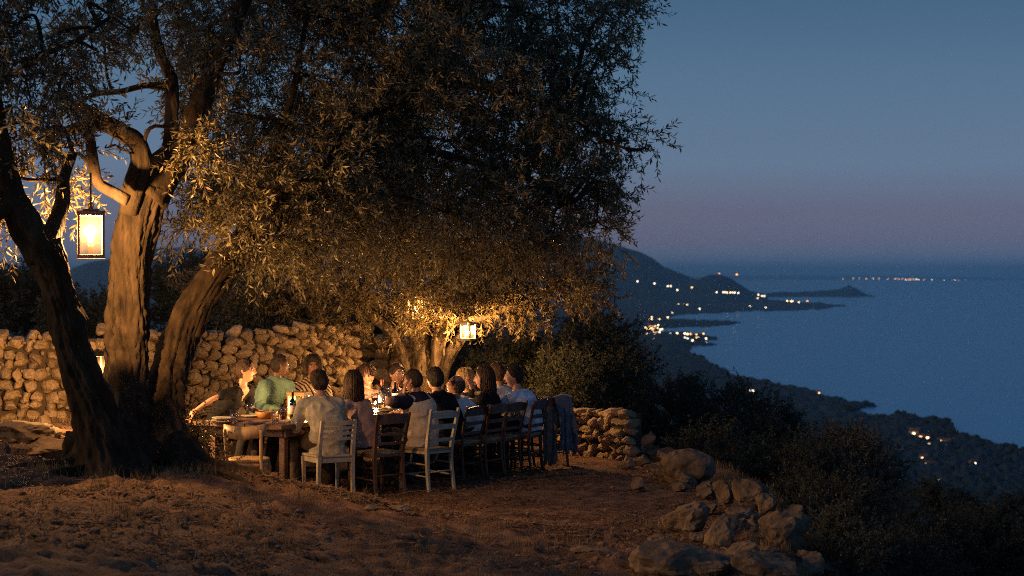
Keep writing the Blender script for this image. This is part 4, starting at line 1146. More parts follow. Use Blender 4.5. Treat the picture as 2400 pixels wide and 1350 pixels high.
def chair(kind, label, x, y, fx, fy, m=None, mseat=None, **kw):
    root = empty('chair', (x, y, gz(x, y) - .01), face_rot(fx, fy), label, 'chair', 'chairs around the table')
    if kind == 'slat': chair_slat(root, m or m_cream)
    elif kind == 'ladder': chair_ladder(root, m, mseat or m_rush, **kw)
    else: chair_bistro(root, m_ochre)
    return root
A_ = chair('bistro', 'empty ochre bentwood chair with wide curved back at the near table end', PX(583, 19.02), 19.02, .12, .99)
B_ = chair('slat', 'cream painted chair with four thin slats under the man in grey green', PX(768, 19.38), 19.38, -.50, .86)
C_ = chair('ladder', 'dark brown chair with broad top board behind the long haired woman in mauve', PX(885, 19.72), 19.72, -.66, .75, m_brown, rails=((.82, .10, .006), (.66, .03, .0), (.56, .03, .0)), top=.88, brace=False)
D_ = chair('ladder', 'cream ladder back chair with rush seat under the man in the beige vest', PX(1000, 20.02), 20.02, -.74, .67, m_cream)
dk = dict(rails=((.80, .085, .022), (.67, .035, .004), (.56, .03, .004)), top=.87, brace=False, round_=True, flare=.03)
E_ = chair('ladder', 'dark ladder back chair under the man in the black shirt', PX(1072, 20.85), 20.85, -.84, .54, m_dark, **dk)
F_ = chair('ladder', 'reddish ladder back chair under the balding man in white', PX(1122, 21.15), 21.15, -.88, .48, m_red, **dk)
G_ = chair('ladder', 'dark ladder back chair under the woman with long dark curls', PX(1166, 21.62), 21.62, -.86, .5, m_red, **dk)
H_ = chair('ladder', 'dark chair with arched top rail under the young man at the row end', PX(1218, 21.9), 21.9, -.92, .38, m_dark, **dk)
I_ = chair('ladder', 'dark chair hidden behind the row end, under the man in pale shirt', PX(1196, 22.35), 22.35, -.8, .6, m_dark, **dk)
q = TP(4.42, -.35); J_ = chair('ladder', 'dark chair at the far table end under the blonde woman', q[0], q[1], -.7, -.71, m_dark, **dk)
q = TP(4.45, -1.0); K_ = chair('ladder', 'dark chair at the far table corner behind the other guests', q[0], q[1], -.5, -.86, m_dark, **dk)
# chair with clothes thrown over it
Lx, Ly = PX(1276, 22.4), 22.4
L_ = chair('ladder', 'dark chair draped with cloths at the right end of the row', Lx, Ly, -.55, .83, m_dark, **dk)
# bench on the wall side
bench = empty('bench', (*(TC + U * .3 + N * (-1.72)), 0), T_ROT, 'plain wooden bench on the wall side of the table', 'bench')
MB().add(*cbox((2.0, .0, .455), (4.0, .30, .045), .006)).build('seat', m_dark, bench, False)
for x in (.25, 2.0, 3.75):
    MB().add(*cbox((0, 0, .21), (.06, .26, .45), .006)).build('leg', m_dark, bench, False, (x, 0, 0))

def drape(name, label, cx, cy, fx, fy, w, top, front, back, m, seed, yoff, slip=0.0):
    """cloth hung over a chair back: falls in folds on both sides"""
    rng = np.random.default_rng(seed)
    nu, nv = 46, 40
    u = np.linspace(-1, 1, nu); v = np.linspace(0, 1, nv)
    f = np.array([fx, fy]) / math.hypot(fx, fy); r = np.array([f[1], -f[0]])
    V = []
    tot = front + back
    for j in v:
        sdist = j * tot
        for i in u:
            ww = w * (1 + .10 * abs(sdist - front))
            d = abs(sdist - front)
            z = top - d * .985; side = (sdist > front)
            fold = math.sin(i * 7 + seed) * .5 + math.sin(i * 12.3 + seed * 2.1 + d * 2) * .35
            a = min(1, d / .25)
            off = (-.022 - .03 * a - .045 * a * fold * min(1, d / .5)) * (1 if side else -1) - .03 * d * (1 if side else .2)
            if d < .03: off *= d / .03
            x = i * ww / 2 * (1 - .12 * a) + .012 * math.sin(d * 9 + i * 3 + seed) + slip * d
            zz = z + .02 * math.sin(i * 5 + seed) * a - .03 * abs(i) * (1 - a) + .014 * math.sin(i * 14) * a
            q = np.array([cx, cy]) + r * x + f * (off + yoff)
            V.append([*q, max(zz, gz(*q) + .012)])
    o = MB().add(np.array(V), grid_faces(nu, nv)).build(name, m)
    md = o.modifiers.new('thick', 'SOLIDIFY'); md.thickness = .006
    return tag(o, label, 'cloth', 'clothes thrown over the last chair')
m_denim = mat('blue_grey_cloth', (0.075, 0.085, 0.115), rough=.95, col2=(0.12, 0.135, 0.17), scale=30, bump=.4, bscale=200, sheen=.2)
m_shawl = mat('brown_cloth', (0.13, 0.09, 0.07), rough=.95, col2=(0.19, 0.14, 0.11), scale=30, bump=.4, bscale=200, sheen=.2)
bx_, by_ = Lx + .55 * .27, Ly - .83 * .27
drape('shawl', 'brown shawl hanging over the left of the draped chair back', bx_ - .10, by_ - .02, -.55, .83, .22, .885, .3, .82, m_shawl, 3, .0, -.05)
drape('jacket', 'blue grey jacket hanging over the draped chair back', bx_ + .06, by_ + .03, -.55, .83, .25, .90, .4, .70, m_denim, 7, -.01, .05)

# ================================================================== things on the table
m_plate = mat('ceramic', (0.42, 0.38, 0.32), rough=.25, col2=(.5, .46, .4), scale=6, spec=.5)
m_plate2 = mat('dark_stoneware', (0.10, 0.075, 0.055), rough=.3, spec=.5)
m_food = mat('food', (0.10, 0.05, 0.02), rough=.5, col2=(0.20, 0.13, 0.03), scale=30, bump=.8, bscale=60)
m_bowl = mat('wooden_bowl', (0.36, 0.17, 0.045), rough=.45, col2=(0.46, 0.24, 0.08), scale=6)
m_gls = pane_mat('drinking_glass', (1, 1, 1), .93, .03)
m_wat = pane_mat('water', (.95, .95, .95), .88, .02)
m_wine = mat('red_wine', (0.045, 0.004, 0.006), rough=.05, spec=.6)
m_bot = pane_mat('green_bottle', (.10, .34, .10), .75, .03)
m_bot2 = pane_mat('clear_bottle', (.92, .95, .9), .92, .03)
m_lab = mat('paper_label', (.62, .60, .58), rough=.8)
m_foil = mat('red_foil', (.38, .05, .03), rough=.35, metal=.3)
m_wax = mat('candle_wax', (.75, .62, .42), rough=.5)
m_flame = glow('flame', (1.0, .62, .25), 60, 'NONE')
m_steel = mat('cutlery', (.55, .52, .48), rough=.25, metal=1)
m_nap = mat('napkin', (.66, .66, .68), rough=.9, bump=.3, bscale=60)
GT = 'tableware on the long table'
def put(root_name, label, cat, p): return empty(root_name, tuple(p), 0, label, cat, GT)
def plate(label, p, r=.13, m=None, food=False):
    t = put('plate', label, 'plate', p)
    MB().add(*lathe([[0, .004], [r*.62, .004], [r*.70, .009], [r, .018], [r*1.0, .022], [r*.68, .0135], [r*.6, .009], [0, .009]], 32)).build('dish', m or m_plate, t)
    if food:
        v, f = rock(int(p[0] * 50) % 97 + 300, (r * .9, r * .7, .04), 3, 3, .2); MB().add(v + np.array([0, 0, .018]), f).build('food', m_food, t)
    return t
def tumbler(label, p, r=.036, h=.125, fill=.5, wine=False):
    t = put('glass', label, 'glass', p)
    MB().add(*lathe([[0, .001], [r*.8, .001], [r*.86, .006], [r*.97, h*.5], [r, h], [r-.002, h], [r*.95, h*.5], [r*.80, .012], [0, .012]], 24)).build('bowl', m_gls, t)
    if fill: MB().add(*lathe([[0, .0135], [r*.77, .0135], [r*.92, h*fill], [0, h*fill]], 20)).build('drink', m_wine if wine else m_wat, t)
    return t
def wineglass(label, p, h=.19, r=.037, fill=0, wine=True):
    t = put('wine_glass', label, 'glass', p)
    MB().add(*lathe([[0, .001], [.034, .001], [.034, .003], [.006, .007], [.0038, .02], [.0038, h*.45], [.012, h*.48], [r*.8, h*.57], [r, h*.72], [r*.95, h*.86], [r*.82, h], [r*.80, h], [r*.93, h*.86], [r*.97, h*.72], [r*.76, h*.58], [0, h*.5]], 24)).build('bowl', m_gls, t)
    if fill: MB().add(*lathe([[0, h*.505], [r*.72, h*.58], [r*.94, h*.70], [0, h*.70]], 20)).build('drink', m_wine if wine else m_wat, t)
    return t
def bottle(label, p, m, h=.30, r=.037, foil=False, lab=True):
    t = put('bottle', label, 'bottle', p)
    bd = MB().add(*lathe([[0, .001], [r*.9, .001], [r, .008], [r, h*.58], [r*.85, h*.66], [r*.42, h*.74], [r*.36, h*.80], [r*.36, h*.97], [r*.40, h*.975], [r*.40, h], [r*.3, h], [r*.3, h*.76], [r*.8, h*.64], [r*.93, h*.56], [r*.93, .012], [0, .012]], 24)).build('body', m, t)
    if lab: MB().add(*lathe([[r+.0012, h*.18], [r+.0016, h*.18], [r+.0016, h*.50], [r+.0012, h*.50]], 24)).build('label', m_lab, bd)
    if foil: MB().add(*lathe([[r*.38, h*.78], [r*.42, h*.78], [r*.44, h*1.0], [r*.44, h*1.004], [0, h*1.006]], 16)).build('foil', m_foil, t)
    else: MB().add(*lathe([[0, h*.985], [r*.28, h*.985], [r*.28, h*1.03], [0, h*1.03]], 12)).build('cork', m_wax, t)
    return t
def candle_glass(label, p, r=.045, h=.12, watts=4):
    t = put('candle_glass', label, 'candle', p)
    MB().add(*lathe([[0, .001], [r*.95, .001], [r, .006], [r, h], [r-.002, h], [r-.002, .01], [0, .01]], 24)).build('glass', m_gls, t)
    cd = MB().add(*lathe([[0, .011], [r*.7, .011], [r*.7, h*.38], [r*.5, h*.42], [0, h*.40]], 18)).build('candle', m_wax, t)
    MB().add(*lathe([[0, h*.44], [.006, h*.50], [.0075, h*.56], [.004, h*.70], [0, h*.82]], 12)).build('flame', m_flame, cd)
    point_light('candle_light', (0, 0, h * .62), watts, (1.0, .56, .22), .012, t)
    return t
def cutlery(label, p, a, kind='knife'):
    o = MB().add(*cbox((0, 0, .002), (.20, .012, .003), .001)).add(*cbox((.06, 0, .0025), (.09, .018, .002), .001)).build(kind, m_steel, None, False)
    o.location = p; o.rotation_euler = (0, 0, a); return tag(o, label, 'cutlery', GT)
zt = TH + .001
plate('upper plate of the pair at the left table end', Tpx(528, -.88, zt + .02), .15)
plate('lower plate of the pair at the left table end', Tpx(518, -.80, zt), .16)
plate('plate beside the wooden bowl in front of the man in green', Tpx(590, -.98, zt), .12)
tumbler('water glass at the left table end before the plates', Tpx(549, -.45, zt), .041, .165, .5)
wineglass('stemmed glass behind the left water glass', Tpx(585, -.60, zt), .20, .040)
plate('flat dark plate near the near table edge', Tpx(600, -.30, zt), .11, m_plate2)
t = put('wooden_bowl', 'shallow honey coloured wooden bowl in front of the man in green', 'bowl', Tpx(624, -.72, zt))
MB().add(*lathe([[0, .002], [.07, .002], [.105, .03], [.125, .075], [.118, .078], [.098, .035], [.06, .012], [0, .012]], 32)).build('bowl', m_bowl, t)
tumbler('left one of two tall tumblers by the green bottle', Tpx(645, -.22, zt), .040, .15, .55)
tumbler('right one of two tall tumblers by the green bottle', Tpx(664, -.40, zt), .042, .18, .5, True)
bottle('green wine bottle with white label beside the wood framed lantern', Tpx(686, -.42, zt), m_bot)
plate('plate in front of the man in grey green', Tpx(692, -.16, zt), .13)
candle_glass('glowing candle glass in front of the wood framed lantern', Tpx(709, -.35, zt), .045, .13, 42)
wineglass('stemmed glass behind the man in grey green', Tpx(726, -.62, zt))
plate('plate in front of the striped shirt guest', Tpx(690, -.98, zt), .12)
# middle cluster
bottle('tall clear bottle with red foil neck among the glasses at mid table', Tpx(895, -.55, zt), m_bot2, .33, .038, True)
bottle('squat green bottle at mid table right of the foil neck bottle', Tpx(926, -.70, zt), m_bot, .27, .04)
wineglass('round wine glass left of the foil neck bottle', Tpx(878, -.45, zt), .19, .042, 1)
wineglass('tall stemmed glass behind the foil neck bottle', Tpx(911, -.80, zt), .22, .042)
tumbler('tumbler right of the foil neck bottle', Tpx(906, -.42, zt), .038, .12, .5)
tumbler('tumbler left of the mid table candle', Tpx(889, -.30, zt), .038, .11, .4)
tumbler('short tumbler behind the mid table candle', Tpx(921, -.45, zt), .040, .10, .5)
wineglass('stemmed glass at the right of the mid table cluster', Tpx(935, -.50, zt), .20, .040)
candle_glass('candle glass in the mid table cluster', Tpx(914, -.60, zt), .05, .13, 137)
candle_glass('candle glass in front of the smiling women', Tpx(880, -.60, zt), .045, .12, 98)
tumbler('tumbler near the raised hand of the vest man', Tpx(944, -.62, zt), .038, .12, .5)
plate('plate of food before the vest man', Tpx(905, -.18, zt), .14, None, True)
o = MB().add(*cbox((0, 0, .014), (.13, .10, .028), .006)).build('napkin', m_nap, None, True); o.location = Tpx(920, -.20, zt + .02); o.rotation_euler = (0, .06, .5)
tag(o, 'folded white napkin on the plate of food', 'napkin', GT)
plate('plate before the woman in mauve', Tpx(820, -.20, zt), .13, None, True)
plate('plate before the fair short haired woman', Tpx(856, -1.0, zt), .12, None, True)
plate('plate before the man in the black shirt', Tpx(985, -.2, zt), .13, None, True)
plate('plate before the balding man', Tpx(1035, -.2, zt), .13, None, True)
plate('plate before the woman with dark curls', Tpx(1085, -.2, zt), .13)
candle_glass('candle glass near the far table end', Tpx(1040, -.62, zt), .045, .12, 110)
wineglass('stemmed glass near the far table end', Tpx(1060, -.45, zt), .19, .038, 1)
tumbler('tumbler near the far table end', Tpx(1012, -.5, zt), .038, .12, .5)
cutlery('knife lying beside the left pair of plates', Tpx(566, -.70, zt), T_ROT + 1.5)
cutlery('fork lying beside the near plate', Tpx(672, -.12, zt), T_ROT + 1.4, 'fork')

# ================================================================== lanterns
m_copper = mat('rusty_copper', (0.42, 0.20, 0.09), rough=.5, col2=(0.28, 0.13, 0.06), scale=9, metal=.25, bump=.2, bscale=40)
m_whitemetal = mat('pale_painted_metal', (0.40, 0.33, 0.22), rough=.5, col2=(.28, .20, .12), scale=9)
m_iron = mat('black_iron', (0.03, 0.025, 0.02), rough=.5, metal=.5)
m_lwood = mat('lantern_wood', (0.34, 0.19, 0.08), rough=.6, col2=(.42, .26, .12), scale=8, stretch=(1, 1, .3))
m_milky = pane_mat('dusty_lantern_pane', (1, .97, .9),   .96, .1, .0028, (.95, .85, .62))
m_milky2 = pane_mat('lantern_pane', (1, .97, .9), .96, .1, .0012, (.95, .85, .62))
m_bulb = glow('lantern_flame', (1.0, .72, .36), 45, 'NONE')
def lantern(label, c, w, h, rz, mfr, mpn, watts, hang=0.0, bulb_r=.03, bulb_z=.38, post=0.0, col=(1.0, .52, .19), group='lit lanterns', roof=True, d=None):
    """c = centre of the body; hang = length of the hook above, post = length of the stake below"""
    t = empty('lantern', (c[0], c[1], c[2] - h / 2), rz, label, 'lantern', group)
    d = d or w; e = .022 * (w / .25) ** .5
    for sx in (-1, 1):
        for sy in (-1, 1):
            MB().add(*cbox((sx * (w - e) / 2, sy * (d - e) / 2, h / 2), (e, e, h - 2 * e), .002)).build('post', mfr, t, False)
    mb = MB(); mb.add(*cbox((0, 0, e * .3), (w + e * .7, d + e * .7, e * .6), .002))
    for s in (-1, 1):
        mb.add(*cbox((0, s * (d - e) / 2, e * 1.1), (w, e, e), .002)); mb.add(*cbox((s * (w - e) / 2, 0, e * 1.1), (e, d - 2 * e, e), .002))
    mb.build('base', mfr, t, False)
    mb = MB()
    for s in (-1, 1):
        mb.add(*cbox((0, s * (d - e) / 2, h - e * .5), (w, e, e), .002)); mb.add(*cbox((s * (w - e) / 2, 0, h - e * .5), (e, d - 2 * e, e), .002))
    mb.build('top_frame', mfr, t, False)
    mb = MB(); mb.add(*cbox((0, 0, h + e * .5), (w + e * .6, d + e * .6, e), .002))
    if roof: mb.add(*cbox((0, 0, h + e * 1.4), (w * .6, d * .6, e * .9), .004)); mb.add(*cbox((0, 0, h + e * 2.2), (w * .16, d * .16, e * 1.2), .003))
    mb.build('roof', mfr, t, False)
    for s in (-1, 1):
        MB().add(*cbox((0, s * (d / 2 - e * .55), h / 2), (w - 2 * e, .003, h - 3 * e), .0005)).build('pane', mpn, t, False)
        MB().add(*cbox((s * (w / 2 - e * .55), 0, h / 2), (.003, d - 2 * e, h - 3 * e), .0005)).build('pane', mpn, t, False)
    cd = MB().add(*lathe([[0, e * .7], [.026, e * .7], [.026, h * bulb_z - bulb_r * 1.2], [.02, h * bulb_z - bulb_r * .9], [0, h * bulb_z - bulb_r]], 14)).build('candle', m_wax, t)
    v, f = ico(3); v = v * np.array([bulb_r * .8, bulb_r * .8, bulb_r * 1.15])
    MB().add(v + np.array([0, 0, h * bulb_z]), f).build('flame', m_bulb, cd)
    if hang:
        n = 15; mb = MB()
        mb.add(*tube([(0, 0, h + e * 2.6), (0, 0, h + hang * .5), (0, 0, h + hang)], .009, n=8))
        a = np.linspace(0, 2 * np.pi, 13); mb.add(*tube(np.stack([.022 * np.cos(a), 0 * a, h + e * 3.2 + .022 * np.sin(a)], -1), .005, n=6))
        mb.build('hanger', mfr, t)
    if post: MB().add(*tube([(0, 0, -post), (0, 0, -post / 2), (0, 0, 0)], .012, n=8)).build('stake', m_iron, t)
    point_light('lantern_light', (0, 0, h * bulb_z + bulb_r * 2.1), watts, col, bulb_r * .8, t)
    return t
LANT_W = dict(big=600, ground=470, right=300, left=26, table=66)
lantern('big copper framed lantern hanging from the front olive tree', P(213, 553, 16.4), .235, .40, R(14), m_copper, m_milky, LANT_W['big'], hang=.36, bulb_r=.034, bulb_z=.44)
c = P(228, 868, 19.6); lantern('tall iron lantern standing behind the trunks in front of the stone wall', c, .20, .34, R(40), m_iron, m_milky2, LANT_W['ground'], post=c[2] - .17 - gz(c[0], c[1]) + .02, bulb_r=.026, bulb_z=.30)
lantern('square pale lantern hanging from the back tree above the guests', P(1096, 778, 24.0), .16, .215, R(-28), m_whitemetal, m_milky, LANT_W['right'], hang=.14, bulb_r=.026, bulb_z=.45)
lantern('lantern half hidden among the leaves of the back tree', P(974, 724, 24.45), .16, .26, R(25), m_whitemetal, m_milky, LANT_W['left'], hang=.2, bulb_r=.024, bulb_z=.42)
q = Tpx(700, -.62, zt); q[2] += .125
lantern('wood framed lantern on the table behind the green bottle', q, .20, .25, T_ROT + .25, m_lwood, m_milky2, LANT_W['table'], bulb_r=.020, bulb_z=.36, roof=False)
# ================================================================== people
_tmp = bpy.data.scenes.new('tmp')
def remesh(mb, voxel, smooth_it=6):
    """one continuous skin from overlapping closed shapes; returns verts, quads"""
    me = mb.mesh('tmp', [])
    o = bpy.data.objects.new('tmp', me); _tmp.collection.objects.link(o)
    r = o.modifiers.new('r', 'REMESH'); r.mode = 'VOXEL'; r.voxel_size = voxel; r.adaptivity = 0
    s = o.modifiers.new('s', 'SMOOTH'); s.factor = .5; s.iterations = smooth_it
    with bpy.context.temp_override(scene=_tmp, view_layer=_tmp.view_layers[0]):
        dg = bpy.context.evaluated_depsgraph_get(); dg.update()
    e = o.evaluated_get(dg).to_mesh()
    V = np.empty(len(e.vertices) * 3, np.float32); e.vertices.foreach_get('co', V); V = V.reshape(-1, 3).astype(float)
    nL = len(e.loops); li = np.empty(nL, np.int32); e.loops.foreach_get('vertex_index', li)
    ls = np.empty(len(e.polygons), np.int32); e.polygons.foreach_get('loop_start', ls)
    lt = np.empty(len(e.polygons), np.int32); e.polygons.foreach_get('loop_total', lt)
    No = np.empty(len(e.vertices) * 3, np.float32); e.vertices.foreach_get('normal', No); No = No.reshape(-1, 3).astype(float)
    q4 = li[(ls[lt == 4][:, None] + np.arange(4)[None, :])]
    o.evaluated_get(dg).to_mesh_clear()
    bpy.data.objects.remove(o); bpy.data.meshes.remove(me)
    return V, q4, No

# ---- head: local x = right, y = forward, z = up, origin at the head's middle
def head_mesh(female=False, seed=0):
    nu, nv = 72, 54
    lon = np.linspace(-np.pi, np.pi, nu, endpoint=False); lat = np.linspace(-np.pi / 2, np.pi / 2, nv)
    LO, LA = np.meshgrid(lon, lat)
    d = np.stack([np.sin(LO) * np.cos(LA), np.cos(LO) * np.cos(LA), np.sin(LA)], -1)
    x = d[..., 0] * .0745; y = d[..., 1] * np.where(d[..., 1] > 0, .090, .102); z = d[..., 2] * .118
    lo = sstep(0, -.11, z)
    x = x * (1 - (.30 if female else .24) * lo)
    y = np.where(y > 0, y * (1 - .06 * lo), y * (1 - .42 * lo))
    x = x * (1 + .04 * np.exp(-((z - .05) / .04) ** 2))
    fr = sstep(.015, .05, y)
    ax = np.abs(x)
    def g(a, c, w): return np.exp(-((a - c) / w) ** 2)
    add = .025 * g(x, 0, .0105) * np.interp(z, [-.040, -.024, .028, .046], [0, 1, .16, 0])
    add += .007 * g(ax, .011, .007) * g(z, -.024, .008)
    add += -.011 * g(ax, .031, .015) * g(z, .020, .012)
    add += .005 * g(ax, .030, .022) * g(z, .040, .008)
    add += .006 * g(x, 0, .020) * g(z, -.055, .009) - .003 * g(x, 0, .022) * g(z, -.0665, .004)
    add += .009 * g(x, 0, .022) * g(z, -.094, .016)
    add += .005 * g(ax, .042, .018) * g(z, -.004, .018)
    y = y + add * fr
    V = np.stack([x, y, z], -1).reshape(-1, 3)
    i = np.arange(nv - 1)[:, None] * nu; j = np.arange(nu)[None, :]; j2 = (j + 1) % nu
    Q = np.stack([i + j, i + j2, i + nu + j2, i + nu + j], -1).reshape(-1, 4)
    return V, Q, d.reshape(-1, 3)
HEAD = {k: head_mesh(k) for k in (False, True)}

def rot_head(face, pitch=0.0, roll=0.0):
    fx, fy = face; L_ = math.hypot(fx, fy)
    yaw = math.atan2(fy / L_, fx / L_) - math.pi / 2
    M = Matrix.Rotation(yaw, 3, 'Z') @ Matrix.Rotation(-pitch, 3, 'X') @ Matrix.Rotation(roll, 3, 'Y')
    return np.array(M)

def skin_mat(name, c):
    m = mat(name, c, rough=.48, col2=tuple(v * 1.18 for v in c), scale=25, bump=.12, bscale=120, spec=.4)
    return m
SK = dict(light=skin_mat('skin_light', (.46, .25, .165)), tan=skin_mat('skin_tan', (.36, .185, .11)), brown=skin_mat('skin_brown', (.20, .095, .055)), dark=skin_mat('skin_dark', (.095, .045, .028)))
m_eye = mat('eye_white', (.55, .52, .48), rough=.2); m_iris = mat('iris', (.02, .012, .008), rough=.1)
m_lip = mat('lips', (.34, .11, .085), rough=.4); m_teeth = mat('teeth', (.7, .66, .58), rough=.3)
def hair_mat(name, c, c2): return mat(name, c, rough=.6, col2=c2, scale=60, bump=.6, bscale=150, stretch=(1, 1, .12), spec=.2)
HM = dict(black=hair_mat('hair_black', (.014, .010, .008), (.034, .024, .018)), dark=hair_mat('hair_dark_brown', (.026, .015, .010), (.070, .040, .025)),
          brown=hair_mat('hair_brown', (.05, .026, .014), (.10, .055, .028)), blond=hair_mat('hair_blond', (.26, .15, .055), (.46, .30, .13)), grey=hair_mat('hair_grey_brown', (.05, .034, .025), (.11, .08, .06)))
m_brow = HM['dark']

def cloth_mat(name, c, c2=None, stripes=None):
    m = mat(name, c, rough=.9, col2=c2 or tuple(v * 1.25 for v in c), scale=14, bump=.35, bscale=260, spec=.12)
    if stripes:
        nt = m.node_tree; b = nt.nodes['Principled BSDF']
        tc = nt.nodes.new('ShaderNodeTexCoord'); w = nt.nodes.new('ShaderNodeTexWave'); w.inputs['Scale'].default_value = 9; w.inputs['Distortion'].default_value = 4.0; w.inputs['Detail'].default_value = 2
        w.bands_direction = 'DIAGONAL'
        rp = nt.nodes.new('ShaderNodeValToRGB'); rp.color_ramp.interpolation = 'CONSTANT'
        rp.color_ramp.elements[0].color = (*c, 1); rp.color_ramp.elements[1].color = (*stripes, 1); rp.color_ramp.elements[1].position = .62
        nt.links.new(tc.outputs['Object'], w.inputs['Vector']); nt.links.new(w.outputs['Fac'], rp.inputs['Fac']); nt.links.new(rp.outputs['Color'], b.inputs['Base Color'])
    return m
m_trouser = cloth_mat('dark_trousers', (.028, .026, .03)); m_trouser2 = cloth_mat('brown_trousers', (.06, .042, .03)); m_shoe = mat('shoe_leather', (.03, .018, .012), rough=.5)

def hand(mb, wrist, d, palm_n, curl=.5, side=1, s=1.0):
    """palm and five separate fingers; d = direction of the hand, palm_n = palm normal, side=+1 thumb towards d x palm_n"""
    d = unit(d); palm_n = unit(palm_n - d * np.dot(d, palm_n)); t = np.cross(d, palm_n) * side
    c = np.array(wrist)
    pts = [c - d * .015, c + d * .02, c + d * .06, c + d * .088]
    mb.add(*tube(pts, np.array([.024, .033, .040, .036]) * s, np.array([.018, .016, .015, .011]) * s, n=10, side=t))
    def finger(base, L, r, dirv, cu):
        p = [base]; dv = dirv.copy()
        for k, seg in enumerate((.45, .32, .23)):
            p.append(p[-1] + dv * L * seg); dv = unit(dv + palm_n * cu * (.7 + .3 * k))
        mb.add(*tube(np.array([base - dirv * .012] + p), np.array([r, r, r * .95, r * .85, r * .6]) * s, n=7, round_caps=True))
    for k, (o, L) in enumerate(((.028, .070), (.010, .080), (-.010, .075), (-.028, .058))):
        finger(c + d * .088 + t * o, L, .0085, unit(d + t * o * 3 + palm_n * curl * .3), curl)
    finger(c + d * .030 + t * .034, .060, .0095, unit(d * .75 + t * .6 + palm_n * .35), curl * .6)

def ik(a, b, L1, L2, pole):
    v = b - a; D = np.linalg.norm(v); D2 = min(D, (L1 + L2) * .985)
    if D > D2: b = a + v / D * D2
    v = unit(b - a); x = (L1 * L1 - L2 * L2 + D2 * D2) / (2 * D2); h = math.sqrt(max(0, L1 * L1 - x * x))
    p = pole - v * np.dot(pole, v); p = unit(p)
    return a + v * x + p * h, b

